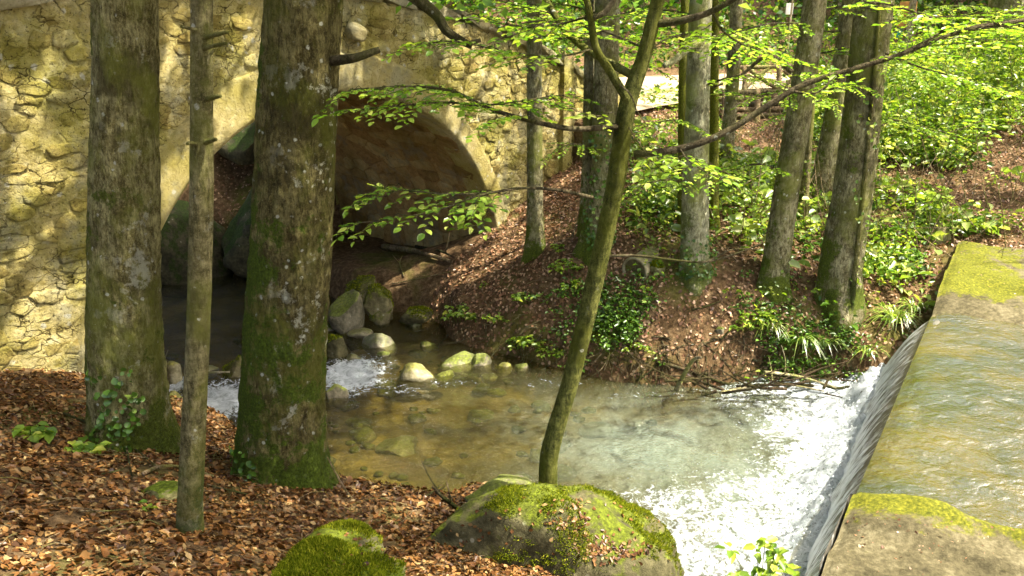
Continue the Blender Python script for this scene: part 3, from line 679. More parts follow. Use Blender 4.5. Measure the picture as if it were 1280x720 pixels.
# upper pool
w = Mat('upper_pool_water')
m2 = water_mat(w, (.46, .37, .06), w.ramp(w.noise(1.6, 5, .6), [(.4, (.055, .062, .004)), (.62, (.16, .125, .012))]), .55, .05, ((2.5, .6, .07), (9, .7, .035), (30, .55, .009)), .46)
M['upper'] = w.surf(m2.outputs[0])
ux_ = np.arange(-.0, 11, .05); uy_ = np.linspace(-3.4, 5.2, 190)
UA, UB = np.meshgrid(ux_, uy_, indexing='ij')     # UA: upstream distance from crest, UB: along crest from B
UPX = WB[0] - WN[0] * UA + WD[0] * UB; UPY = WB[1] - WN[1] * UA + WD[1] * UB
UZ = 1.0 + .014 * fbm(UPX * 5, UPY * 5, 3, 4) - .05 * np.exp(-UA / .12)
fcs = grid_faces(len(ux_), len(uy_)); ok = sdist(UPX, UPY, UP) < .12; ok &= (UB > -.15 + 0 * UA) & (UB < WL + .15) | (UA > .0)
ok &= (UA > .02) | ((UB > -.02) & (UB < WL + .02))
obj('upper_pool_water', np.stack([UPX, UPY, UZ], -1).reshape(-1, 3), fcs[ok.ravel()[fcs].all(1)], M['upper'], kind='structure')
# falling sheet
w = Mat('falling_water')
uvn = w.n('UVMap'); mp = w.n('Mapping'); w.t.links.new(uvn.outputs[0], mp.inputs[0]); mp.inputs['Scale'].default_value = (46, 3.2, 1)
st1 = w.noise(1, 6, .65, mp.outputs[0], .3); mp2 = w.n('Mapping'); w.t.links.new(uvn.outputs[0], mp2.inputs[0]); mp2.inputs['Scale'].default_value = (170, 9, 1); st2 = w.noise(1, 4, .6, mp2.outputs[0], .2)
sv = w.n('SeparateXYZ'); w.t.links.new(uvn.outputs[0], sv.inputs[0])
stm = w.math('ADD', w.math('MULTIPLY', st1, .6), w.math('MULTIPLY', st2, .4))
wh = w.thr(w.math('ADD', stm, w.thr(sv.outputs[1], 0, 1.1, -.16, .22)), .44, .58)
b = w.bump(stm, .8, .03)
g = w.n('BsdfGlossy'); g.inputs['Roughness'].default_value = .12; w.t.links.new(b, g.inputs['Normal'])
d = w.n('BsdfDiffuse'); w.L(w.mix((.15, .14, .11), (.78, .80, .82), w.math('MAXIMUM', wh, w.thr(w.math('ADD', sv.outputs[1], w.math('MULTIPLY', stm, .4)), .95, 1.2, 0, .9))), d.inputs[0]); w.t.links.new(b, d.inputs['Normal'])  # bottom of the sheet painted whiter to offset the weir's shadow on it
mx = w.n('MixShader'); mx.inputs[0].default_value = .22; w.t.links.new(d.outputs[0], mx.inputs[1]); w.t.links.new(g.outputs[0], mx.inputs[2])
M['fall'] = w.surf(mx.outputs[0])
fa = np.linspace(-.9, WL, 340); ft = np.linspace(0, 1, 34)
FA, FT = np.meshgrid(fa, ft, indexing='ij')
outd = np.interp(FA, [0, WL], [.26, .43])
FO = -.16 + (outd + .22) * (FT * .55 + .45 * FT ** 1.0) + .05 * np.sin(FT * math.pi)
FZ = .975 - np.where(FT < .16, .35 * FT ** 2 * 3, 0) ; FZ = 1.0 - .03 - (1.03) * np.clip((FT - .1) / .9, 0, 1) ** 1.35
rip = .03 * fbm(FA * 9, FT * 1.3, 4, 4) * (.3 + FT) + .015 * fbm(FA * 30, FT * 2.5, 2, 2)
FO = FO + rip
FO = np.where(FA < -.02, np.maximum(FO, .03), FO)
FP = np.stack([WB[0] + WD[0] * FA + WN[0] * FO, WB[1] + WD[1] * FA + WN[1] * FO, FZ + .3 * rip * (1 - FT)], -1)
me = mesh('falling_water', FP.reshape(-1, 3), grid_faces(340, 34)[:, ::-1])
uv = me.uv_layers.new(name='UVMap'); li = np.zeros(len(me.loops), np.int32); me.loops.foreach_get('vertex_index', li)
uvs = np.stack([FA.ravel() / WL, FT.ravel()], -1)[li]; uv.data.foreach_set('uv', uvs.ravel().astype(np.float32))
link('falling_water', me, M['fall'], kind='structure')

# ------------------------------------------------------------------ weir concrete
cm = Mat('weir_concrete'); n1 = cm.noise(2.2, 8, .65); n2 = cm.noise(24, 8, .7); n3 = cm.noise(120, 4, .7)
cc = cm.ramp(cm.math('ADD', cm.math('MULTIPLY', n1, .5), cm.math('MULTIPLY', n2, .5)), [(.38, (.035, .03, .014)), (.5, (.085, .072, .036)), (.62, (.17, .148, .085))])
cc = cm.mix(cc, (.05, .04, .02), cm.thr(n3, .40, .33, 0, .7))
mo = cm.attr('moss'); mk = cm.thr(cm.math('ADD', mo, cm.thr(cm.noise(5, 8, .7), .3, .7, -.45, .45)), .4, .6)
mcol = cm.ramp(cm.noise(45, 5, .7), [(.3, (.03, .035, .004)), (.52, (.10, .105, .008)), (.75, (.25, .22, .02))])
cc = cm.mix(cc, mcol, mk)
cb = cm.bump(n1, .5, .05); cb = cm.bump(n2, .8, .014, cb); cb = cm.bump(n3, .6, .004, cb)
M['concrete'] = cm.pbr(cc, .9, cb, .15)
def wp(a, b, z):  # a upstream, b along crest from B
    a, b, z = np.broadcast_arrays(np.asarray(a, float), np.asarray(b, float), np.asarray(z, float))
    return np.stack([WB[0] - WN[0] * a + WD[0] * b, WB[1] - WN[1] * a + WD[1] * b, z], -1)
weir = empty('weir', wp(0, 0, 0), 'low concrete weir with mossy slabs beside the falling water', 'weir')
WO = wp(0, 0, 0)
def slab(name, a0, a1, b0, b1, zf, mossf, zb=-.5, step=.04):
    A_ = np.arange(a0, a1 + .001, step); B_ = np.arange(b0, b1 + .001, step)
    AA, BB = np.meshgrid(A_, B_, indexing='ij'); 
    ea = np.minimum(np.minimum(AA - a0, a1 - AA), np.minimum(BB - b0, b1 - BB))
    P = wp(AA + .02 * fbm(AA * 3, BB * 3, 1, 3), BB + .03 * fbm(AA * 3, BB * 3, 6, 3), zf(AA, BB) + .035 * fbm(AA * 2.5, BB * 2.5, 3, 4) * 2 + .008 * fbm(AA * 14, BB * 14, 3, 3) - (.06 + .05 * fbm(AA * 4, BB * 4, 8, 3)) * np.exp(-ea / .06))
    nA, nB = AA.shape; V = [P.reshape(-1, 3)]; Fs = [tuple(q) for q in grid_faces(nA, nB)]; off = nA * nB
    idx = np.arange(nA * nB).reshape(nA, nB); loop = np.concatenate([idx[:, 0], idx[-1, 1:], idx[-2::-1, -1], idx[0, -2:0:-1]])
    base = V[0][loop].copy(); nr = 14; prev = loop
    for r in range(1, nr + 1):
        q = base.copy(); q[:, 2] = base[:, 2] * (1 - r / nr) + zb * r / nr
        k_ = .03 * fbm(q[:, 0] * 4, q[:, 1] * 4, q[:, 2] * 4, 3); q[:, 0] += k_; q[:, 1] += k_
        V.append(q); cur = off + np.arange(len(loop)); off += len(loop)
        for i in range(len(loop)): j = (i + 1) % len(loop); Fs.append((prev[i], cur[i], cur[j], prev[j]))
        prev = cur
    VV = np.concatenate(V); me = mesh(name, VV - WO, np.array(Fs))
    ml = np.zeros(len(VV)); ml[:nA * nB] = mossf(AA, BB).ravel(); ml[nA * nB:] = .25
    at = me.attributes.new('moss', 'FLOAT', 'POINT'); at.data.foreach_set('value', ml.astype(np.float32))
    return link(name, me, M['concrete'], weir)
slab('near_slab', 0.0, 6.5, -3.2, -.03, lambda a, b: 1.05 + .05 * np.exp(-((b + .08) / .10) ** 2) - .02 * a * 0 - .05 * sstep((-b - .4) / .1), lambda a, b: .42 * np.exp(-((b + .12) / .10) ** 2) + .62 * np.exp(-((a - .15) / .5) ** 2 - ((b + .2) / .25) ** 2) + .10)
slab('far_slab', -.0, 6.0, WL + .02, WL + 2.6, lambda a, b: 1.02 + .09 * sstep((b - WL - .1) / .5) + .05 * (b - WL), lambda a, b: .12 + .62 * np.exp(-((a - .1) / .8) ** 2) * sstep((b - WL - .25) / .3) + .5 * np.exp(-((b - WL - 1.0 + .1 * a) / .3) ** 2))
slab('sill', .02, .5, -.1, WL + .1, lambda a, b: .93 + 0 * a, lambda a, b: .2 + 0 * a)

# ------------------------------------------------------------------ rocks
def rock(box, z0, m, seed, label, yscale=1.0, amp=.22, cuts=6, sub=4, sink=.25, group=None, name='rock', rotz=0, depth_=None):
    u0, v0, u1, v1 = box; uc = (u0 + u1) / 2
    base = hit(uc, v1) if z0 is None else G(uc, v1, z0)
    d = depth(base) if depth_ is None else depth_
    wd = (u1 - u0) / F * d; ht = (v1 - v0) / F * d
    sy = wd / 2 * yscale
    # rock seen from above: image height = height*cos + depth*sin(elev)
    el = math.atan2(EYE - base[2], base[1]); hz = max((ht - 2 * sy * math.sin(el) * .55) / math.cos(el), ht * .45)
    v, f = rock_verts(wd / 2 * 1.06, sy, hz * (.5 + sink), seed, amp, sub, cuts)
    if rotz: c, s_ = math.cos(rotz), math.sin(rotz); v = v @ np.array([[c, s_, 0], [-s_, c, 0], [0, 0, 1]])
    p = np.array([base[0], base[1] + sy * .75, base[2] + hz * (.5 - sink * 1.0)])
    return top(name, v + p, f, m, p, label, 'rock', group)
v, f = rock_verts(.95, .62, .62, 115, .13, 5, 0); v[:, 2] += .10 * fbm(v[:, 0] * 3, v[:, 1] * 3, 4, 3); p = np.array([.25, 4.72, .40])
top('boulder', v + p, f, M['boulder'], p, 'big mossy boulder in the foreground at the foot of the slim leaning sapling', 'boulder')
rock((325, 706, 515, 775), None, M['rock_moss'], 5, 'flat bright green mossy rock at the bottom edge left of the big boulder', 1.0, .2, 0, 5, .62)
rock((372, 660, 470, 712), None, M['boulder'], 9, 'brownish mossy rock just behind the flat bright green one', .9, .2, 0, 4)
rock((580, 592, 672, 640), None, M['rock'], 21, 'pale grey rock at the waterline left of the sapling foot', .8, .15, 5, 4)
rock((487, 445, 544, 485), -.1, M['rock_pale'], 31, 'yellowish pale boulder standing in the middle of the stream', .9, .18, 5)
rock((546, 438, 600, 468), -.1, M['rock'], 33, 'grey green rock at the water edge right of the pale boulder', .9, .2, 5)
rock((584, 440, 616, 468), -.1, M['rock'], 34, 'small pointed grey rock leaning on the grey green rock', .8, .2, 7)
rock((616, 450, 640, 467), -.08, M['rock_pale'], 35, 'small round pale stone farthest right of the midstream rocks', .9, .1, 3, 3)
rock((410, 360, 458, 420), -.05, M['rock'], 41, 'tall dark grey boulder just right of the big mossy trunk', .9, .15, 6)
rock((428, 342, 470, 380), .25, M['rock_yel'], 42, 'olive mossy boulder against the vault wall, top of the pile', .9, .25, 4)
rock((450, 358, 490, 398), .08, M['rock_yel'], 43, 'lumpy yellow mossy rock in front of the olive boulder', .8, .3, 3)
rock((462, 378, 492, 402), .05, M['rock_yel'], 44, 'small mossy lump at the foot of the rock pile under the arch', .8, .25, 3, 3)
rock((493, 382, 538, 407), .02, M['boulder'], 45, 'flat mossy rock under the leafy bank right of the rock pile', .8, .2, 5)
rock((450, 416, 494, 443), -.08, M['rock_wet'], 46, 'wet dark grey slab rock upstream of the pale boulder', .8, .2, 8)
rock((405, 416, 438, 452), -.05, M['boulder'], 47, 'brown mossy stone touching the right side of the big mossy trunk', .8, .15, 5)
rock((404, 476, 434, 503), -.05, M['rock'], 48, 'small pale rock below the white riffle beside the big trunk', .8, .15, 5, 3)
rock((432, 408, 470, 424), .0, M['rock_wet'], 49, 'low wet stone between the dark boulder and the slab rock', .8, .2, 5, 3)
rock((200, 452, 228, 482), -.05, M['rock_pale'], 51, 'cream coloured stone seen between the left trunk and the thin trunk', .8, .15, 4, 3)
rock((200, 488, 236, 525), .0, M['rock_pale'], 52, 'pale flat stone beside the white water below the cream stone', .9, .15, 4, 3)
rock((276, 440, 308, 476), -.05, M['rock_yel'], 53, 'brown rounded stone between the thin trunk and the mossy trunk', .8, .15, 4)
rock((470, 545, 530, 574), -.28, M['rock_wet'], 54, 'dark stone lying just under the water in mid pool', .8, .15, 5)
rock((735, 408, 790, 430), None, M['rock_yel'], 61, 'mossy rock half buried under ivy on the far bank', .8, .2, 5)
rock((806, 322, 832, 346), None, M['rock_moss'], 62, 'round mossy stone right of the concrete pipe', .9, .15, 3, 3)
rock((892, 410, 908, 422), None, M['rock'], 63, 'small grey stone on the far bank above the driftwood', .8, .2, 5, 3)
rock((1150, 272, 1190, 305), None, M['rock_moss'], 64, 'mossy stone at the top corner of the far slab', .9, .2, 3)
rock((168, 604, 228, 625), None, M['rock_moss'], 65, 'low mossy stone in the leaf litter left of the thin trunk foot', .7, .15, 3)
# rock pile seen through the arch
def wrock(x, y, z, sx, sy, sz, m, seed, label): 
    v, f = rock_verts(sx, sy, sz, seed, .2, 4, 6); p = np.array([x, y, z]); top('rock', v + p, f, m, p, label, 'rock')
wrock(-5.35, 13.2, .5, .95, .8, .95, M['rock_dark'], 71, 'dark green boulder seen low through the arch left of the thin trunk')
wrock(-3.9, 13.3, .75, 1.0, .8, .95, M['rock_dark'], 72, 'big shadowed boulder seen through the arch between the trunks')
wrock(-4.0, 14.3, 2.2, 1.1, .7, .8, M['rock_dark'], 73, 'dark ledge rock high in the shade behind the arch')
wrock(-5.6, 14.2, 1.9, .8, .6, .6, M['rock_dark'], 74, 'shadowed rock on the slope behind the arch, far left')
# submerged stones
mb = MB()
for i in range(420):
    x, y = RNG.uniform(-4.5, 3.4), RNG.uniform(4.6, 10.8)
    if sdist(np.array([x]), np.array([y]), POND)[0] > -.08: continue
    s_ = abs(RNG.normal(0, .06)) + .035; v, f = rock_verts(s_ * RNG.uniform(1, 1.5), s_, s_ * .6, i, .2, 1 if s_ < .1 else 2, 4)
    z_ = float(height(np.array([x]), np.array([y]))[0]); mb.add(v + [x, y, z_ + s_ * .2], f)
obj('stream_bed_stones', *mb.get(), M['rock_yel'], kind='stuff')

# ------------------------------------------------------------------ leaves in bulk
def unit(a): return a / (np.linalg.norm(a, axis=-1, keepdims=True) + 1e-9)
def leaves_mass(name, P, D, Nn, S, wr, m, parent=None, off=(0, 0, 0), fold=.12, quad=False, kind='stuff', droop=.1, curl=None):
    D = unit(D); sd = unit(np.cross(D, Nn)); Nn = np.cross(sd, D); N = len(P); S = np.asarray(S)[:, None]
    fo = (np.full(N, fold) if curl is None else curl)[:, None]
    if quad: tm = [(0, 0, 0), (.45, .5 * wr, 1), (1, 0, -droop), (.45, -.5 * wr, 1)]; fc = [(0, 3, 2, 1)]
    else: tm = [(0, 0, 0), (.28, .5 * wr, 1), (.68, .42 * wr, 1), (1, 0, -droop), (.68, -.42 * wr, 1), (.28, -.5 * wr, 1)]; fc = [(0, 3, 2, 1), (0, 5, 4, 3)]
    V = np.stack([P + S * (a * D + b * sd + (fo * c if c == 1 else c) * Nn) for a, b, c in tm], 1)
    k = len(tm); Fc = (np.arange(N)[:, None, None] * k + np.array(fc)[None]).reshape(-1, 4)
    return obj(name, V.reshape(-1, 3), Fc, m, parent, kind=kind, smooth=False, off=off)
def rdir(n, up=0.0, flat=1.0):
    d = RNG.normal(size=(n, 3)); d[:, 2] = d[:, 2] * flat + up; return unit(d)

# sunny gaps cut in the canopy so sunlight lands on the listed spots
SUNNY = [(45, 400, 85, 95), (55, 230, 55, 75), (290, 150, 55, 50), (215, 230, 35, 65), (440, 70, 45, 50), (596, 150, 55, 120), (705, 120, 45, 75), (570, 45, 70, 30), (650, 90, 25, 60),
         (600, 540, 110, 26), (730, 565, 120, 45), (990, 560, 130, 120), (930, 660, 110, 50), (1210, 520, 110, 110), (1230, 330, 75, 55), (1190, 190, 140, 95), (850, 98, 180, 18), (35, 120, 50, 50), (100, 60, 60, 30), (230, 60, 30, 60), (300, 60, 30, 70),
         (640, 290, 60, 50), (950, 300, 50, 60), (800, 240, 40, 30), (1130, 380, 50, 50), (700, 370, 40, 20), (820, 390, 50, 14), (960, 370, 40, 20),
         (120, 492, 60, 14), (395, 540, 30, 60), (420, 560, 40, 30), (700, 620, 50, 10), (530, 470, 60, 25), (250, 500, 60, 25), (900, 150, 40, 60), (900, 500, 90, 20), (330, 680, 30, 10)]
def shadow_px(P):
    # bridge face plane: (p-BC).BX = 0
    den = SUN[0] * BX[0] + SUN[1] * BX[1]
    k1 = ((P[:, 0] - BC[0]) * BX[0] + (P[:, 1] - BC[1]) * BX[1]) / den; H1 = P - k1[:, None] * SUN
    s_ = (H1[:, 0] - BC[0]) * BD[0] + (H1[:, 1] - BC[1]) * BD[1]
    onf = (k1 > 0) & (H1[:, 2] > .6) & (H1[:, 2] < ztop(s_)) & (s_ < 5.2)
    k2 = (P[:, 2] - .6) / SUN[2]; H2 = P - k2[:, None] * SUN
    zg = np.interp(H2[:, 1], [7, 10, 14, 19], [.5, 1.1, 1.9, 2.4]); H2 = P - ((P[:, 2] - zg) / SUN[2])[:, None] * SUN
    return proj(np.where(onf[:, None], H1, H2))
def in_gap(P, soft=.25):
    u, v = shadow_px(P); r = np.full(len(P), 9.)
    for a, b, c, d in SUNNY: r = np.minimum(r, ((u - a) / c) ** 2 + ((v - b) / d) ** 2)
    open_ = (u > 520) & (v < 430) & (vn(P[:, 0] * .55, P[:, 1] * .55, 3.3) > -.12)
    return open_ | (r < 1 + soft * 2 * vn(P[:, 0] * 2.2, P[:, 1] * 2.2, P[:, 2] * 2.2) * 1.5)

# ------------------------------------------------------------------ trees
def extend_path(P, R, H, n=14, lean=None):
    p1, p0 = P[-1], P[-2]; d = unit(p1 - p0); out = [p1]; r0 = R[-1]; rs = []
    st = (H - p1[2]) / n
    for i in range(n):
        d = unit(d * .85 + np.array([0, 0, 1]) * .15 + RNG.normal(0, .02, 3)); out.append(out[-1] + d * st / max(d[2], .5)); rs.append(r0 * (1 - .75 * ((i + 1) / n) ** 1.2))
    return np.array(out[1:]), np.array(rs)
def big_tree(name, px, base, label, m, H=14, crown=None, flare=.3, flare_h=.35, seed=0, group='tall trees round the stream', stretch=.04, rough=.05, y=None, seg=36, nlimb=7, leafn=9000, crad=3.2, leafs=.14):
    b = hit(*base) if len(base) == 2 else np.array(base, float)
    r0 = px[-1][2] / 2 / F * depth(b)
    yc = (b[1] + r0 * .8) if y is None else y
    P = []; R = []
    for u, v, w_ in px[::-1]:      # px listed from the top down
        q = PY(u, v, yc); P.append(q); R.append(w_ / 2 / F * depth(q) * .92)
    P = np.array(P); R = np.array(R)
    o = P[0] * 1.0; o[2] = float(height(o[0:1], o[1:2])[0])
    if P[0][2] > o[2]: P[0][2] = o[2]
    P = np.vstack([P[0] - [0, 0, .3], P]); R = np.concatenate([[R[0]], R])
    eP, eR = extend_path(P, R, H)
    AP, ARr = np.vstack([P, eP]), np.concatenate([R, eR])
    L = np.concatenate([[0], np.cumsum(np.linalg.norm(np.diff(AP, axis=0), axis=1))])
    zc = np.concatenate([np.arange(0, min(L[-1], 5.0), stretch), np.linspace(5.0, L[-1], 50)[1:]]) if L[-1] > 5 else np.linspace(0, L[-1], 100)
    sp = smooth_path(AP, 400); Ls = np.concatenate([[0], np.cumsum(np.linalg.norm(np.diff(sp, axis=0), axis=1))]); Rs = np.interp(np.linspace(0, 1, 400) * (len(AP) - 1), np.arange(len(AP)), ARr)
    zc = np.minimum(zc, Ls[-1]); C_ = np.stack([np.interp(zc, Ls, sp[:, k]) for k in range(3)], -1); Rr = np.interp(zc, Ls, Rs)
    th = np.linspace(0, 2 * math.pi, seg, endpoint=False); hh = (C_[:, 2] - o[2])[:, None]
    fl = 1 + flare * np.exp(-np.maximum(hh, -.1) / flare_h) * (1 + .45 * np.sin(th[None] * 3 + seed) + .3 * np.sin(th[None] * 5 + seed * 2.3))
    sc = 1 / Rr[:, None]
    fine = (fbm(np.cos(th)[None] * Rr.mean() * 38, np.sin(th)[None] * Rr.mean() * 38, hh * 12, 3) * .045 if seg > 60 else 0)
    nz_ = fine + fbm(np.cos(th)[None] * 1.4 + seed * 3.1, np.sin(th)[None] * 1.4, hh * 1.1, 3) * rough * 2 + fbm(np.cos(th)[None] * 6 + seed, np.sin(th)[None] * 6, hh * 9, 3) * .035 + .02 * vn(np.cos(th)[None] * 13, np.sin(th)[None] * 13, hh * 30)
    RR = Rr[:, None] * fl * (1 + nz_)
    V = np.stack([C_[:, 0:1] + RR * np.cos(th), C_[:, 1:2] + RR * np.sin(th), np.broadcast_to(C_[:, 2:3], RR.shape)], -1).reshape(-1, 3)
    t = empty(name, o, label, 'tree', group)
    obj('trunk', V, grid_faces(len(zc), seg, True)[:, ::-1], m, t, off=o)
    t['_o'] = tuple(map(float, o))
    if nlimb:
        Lp, Ld = [], []
        for k in range(nlimb):
            f_ = .45 + .55 * (k + .5) / nlimb; c0 = np.array([np.interp(f_ * Ls[-1], Ls, sp[:, q]) for q in range(3)]); rr0 = float(np.interp(f_ * Ls[-1], Ls, Rs)) * .5
            az = k * 2.4 + seed; ln = crad * RNG.uniform(.7, 1.1) * (1.15 - .6 * (f_ - .45))
            dv = np.array([math.cos(az), math.sin(az), RNG.uniform(.15, .7)]); q = [c0, c0 + dv * ln * .4 + [0, 0, .1], c0 + dv * ln * .75 + RNG.normal(0, .25, 3), c0 + dv * ln + [0, 0, .2]]
            v, f = tube(smooth_path(q, 12), np.linspace(rr0, .015, 12), 6, .05); obj('branch', v, f, m, t, off=o)
            n = leafn // nlimb; nc = 16
            cc = np.array([q[1] * (1 - a_) + q[3] * a_ for a_ in RNG.uniform(-.1, 1.1, nc)]) + RNG.normal(0, crad * .22, (nc, 3)) * [1, 1, .7]
            Lp.append(cc[RNG.integers(0, nc, n)] + RNG.normal(0, .42, (n, 3)) * [1, 1, .45])
        Lp = np.concatenate(Lp); u_, v_ = proj(Lp)
        Lp = Lp[~in_gap(Lp) & ~((u_ > -30) & (u_ < 1310) & (v_ > 12) & (Lp[:, 1] > 0) & (Lp[:, 2] < 9) & (Lp[:, 1] < 18))]
        n = len(Lp)
        if n: leaves_mass('foliage', Lp, rdir(n, -.2, .4), rdir(n, 1.2, 1), RNG.uniform(.7, 1.2, n) * leafs, .6, M['leaf_canopy'], t, o, quad=True)
    return t, o, yc
def add_branch(t, o, px, r, m, rough=.06, seg=8, name='branch', n=None):
    """px: (u, v, y) points"""
    P = np.array([PY(*q) for q in px]); n = n or max(10, 6 * len(P)); sp = smooth_path(P, n)
    v, f = tube(sp, np.linspace(r[0], r[1], n), seg, rough, seed=px[0][0]); return obj(name, v, f, m, t, off=o), sp

T1, o1, y1 = big_tree('beech_tree', [(156, -30, 85), (156, 0, 85), (156, 120, 85), (156, 240, 88), (155, 400, 94), (158, 480, 100), (163, 562, 108)], (163, 566),
    'thick brown trunk on the leafy bank, leftmost of the trees, ivy at its foot', M['bark_big'], 13, seg=110, stretch=.022, seed=1, flare=.22, flare_h=.16, leafn=14000)
T2, o2, y2 = big_tree('slim_tree', [(252, -30, 28), (252, 0, 28), (252, 120, 29), (252, 240, 31), (248, 400, 31), (241, 560, 33), (237, 660, 34)], (238, 668),
    'thin straight trunk with broken twig stubs between the two thick trunks at left', M['bark_thin'], 9, seed=2, flare=.12, flare_h=.08, nlimb=0, rough=.06, seg=24)
T3, o3, y3 = big_tree('beech_tree', [(380, -30, 103), (380, 0, 104), (371, 150, 106), (364, 300, 109), (357, 400, 110), (353, 500, 113), (350, 600, 118)], (350, 606),
    'thickest trunk, dark with green moss and pale lichen, in front of the bridge arch', M['bark_mossy'], 15, seg=120, stretch=.022, seed=7.7, rough=.025, flare=.16, flare_h=.2, leafn=14000)
T5, o5, y5 = big_tree('beech_tree', [(668, -30, 20), (668, 0, 20), (668, 120, 21), (669, 240, 22), (669, 320, 24)], (669, 322), 'slender upright trunk in front of the end pilaster of the bridge', M['bark_far'], 12, seed=4, flare=.25, flare_h=.2, seg=24)
T6, o6, y6 = big_tree('beech_tree', [(762, -30, 34), (760, 0, 34), (757, 110, 33), (753, 220, 34), (743, 322, 38)], (741, 326), 'broad grey trunk behind the leaning sapling with ivy up its foot', M['bark_far'], 14, seed=5, flare=.2, flare_h=.2, seg=28)
T6b, o6b, y6b = big_tree('beech_tree', [(737, -30, 13), (737, 0, 13), (736, 110, 14), (734, 220, 15), (731, 296, 17)], (731, 300), 'narrow trunk close on the left of the broad grey trunk', M['bark_far'], 11, seed=6, nlimb=4, seg=20, leafn=3000)
T7, o7, y7 = big_tree('beech_tree', [(877, -30, 30), (876, 0, 30), (872, 120, 32), (869, 240, 36), (868, 352, 40)], (868, 358), 'pale smooth trunk, brightest one, in the middle of the far bank', M['bark_pale'], 14, seed=7, flare=.2, flare_h=.18, seg=28)
T7b, o7b, y7b = big_tree('slim_tree', [(893, -30, 12), (893, 0, 12), (893, 120, 12), (892, 250, 13), (891, 285, 14)], (891, 288), 'slim yellow green mossy trunk close behind the right side of the pale trunk', M['bark_green'], 10, seed=8, nlimb=3, seg=18, leafn=2000)
T7c, o7c, y7c = big_tree('slim_tree', [(857, -30, 11), (856, 0, 11), (853, 120, 11), (853, 240, 12), (853, 290, 13)], (853, 292), 'slim olive trunk hidden half behind the left side of the pale trunk', M['bark_green'], 10, seed=8.5, nlimb=3, seg=18, leafn=2000)
T8, o8, y8 = big_tree('slim_tree', [(924, -30, 17), (921, 0, 17), (915, 110, 18), (908, 190, 18), (904, 220, 20)], (904, 222), 'slim grey brown trunk leaning slightly right beside the rail fence', M['bark_far'], 10, seed=9, nlimb=4, seg=18, leafn=2500)
T9, o9, y9 = big_tree('beech_tree', [(1024, -30, 31), (1019, 0, 31), (1002, 120, 32), (983, 240, 34), (965, 365, 36)], (963, 372), 'leaning grey trunk with one lit edge, left of the two leaning trunks near the weir', M['bark_far'], 14, seed=10, flare=.2, flare_h=.18, seg=28)
T10, o10, y10 = big_tree('beech_tree', [(1072, -30, 28), (1066, 0, 28), (1048, 120, 28), (1030, 220, 28), (1022, 262, 30)], (1021, 264), 'lighter brown trunk standing between and behind the two leaning trunks', M['bark_far'], 13, seed=11, seg=24, leafn=4000)
T10b, o10b, y10b = big_tree('slim_tree', [(1030, -30, 10), (1027, 0, 10), (1015, 120, 10), (1003, 280, 12)], (1003, 282), 'thin trunk hugging the right side of the left leaning trunk', M['bark_thin'], 10, seed=12, nlimb=0, seg=16)
T11, o11, y11 = big_tree('beech_tree', [(1098, -30, 49), (1093, 0, 49), (1080, 120, 50), (1066, 240, 52), (1052, 330, 55), (1046, 395, 60)], (1044, 404), 'thick ridged trunk leaning right beside the weir corner, sprinkled with ivy', M['bark_far'], 15, seed=13, flare=.18, flare_h=.2, seg=36)
T12, o12, y12 = big_tree('beech_tree', [(1262, -30, 44), (1259, 0, 44), (1256, 60, 44), (1254, 100, 47)], (1254, 104), 'broad distant trunk at the top right corner above the green slope', M['bark_far'], 15, seed=14, seg=24)
# a stem of ivy climbing the ridged trunk
add_branch(T11, o11, [(1062, 398, y11 - .27), (1070, 330, y11 - .25), (1078, 250, y11 - .22), (1090, 130, y11 - .22), (1100, 0, y11 - .2)], (.035, .02), M['bark_thin'], name='climbing_stem')
# far trunks beyond the road
for i, (u, v, w_, hgt, lb) in enumerate([(649, 60, 9, 9, 'thin distant trunk above the parapet'), (800, 70, 10, 10, 'thin distant trunk seen over the sunlit road left of the pale trunk'), (975, 70, 11, 10, 'distant trunk behind the small white sign'),
        (1045, 70, 9, 9, 'thin distant trunk beyond the road behind the leaning trunks'), (1170, 60, 8, 9, 'thin distant trunk right of the orange board post'), (1222, 60, 10, 10, 'thin distant trunk just left of the broad one at the corner'), (700, 50, 12, 10, 'dim distant trunk beyond the bridge end')]):
    b = PD(u, v, 27); b[2] = float(height(b[0:1], b[1:2])[0])
    big_tree('distant_tree', [(u + 3, -30, w_), (u, v, w_ + 1)], tuple(b), lb, M['bark_far'], 15, seed=20 + i, nlimb=8, leafn=9000, leafs=.26, seg=14, stretch=.2, crad=3.5, group='trees beyond the road')
LARGE = [0, 0, 1, 1, 1, 1, 1, 1, 1, 0, 0, 0, 0, 0, 0, 0]  # oversized, lower hill crowns, added to hide the sky from the upper pool's reflection
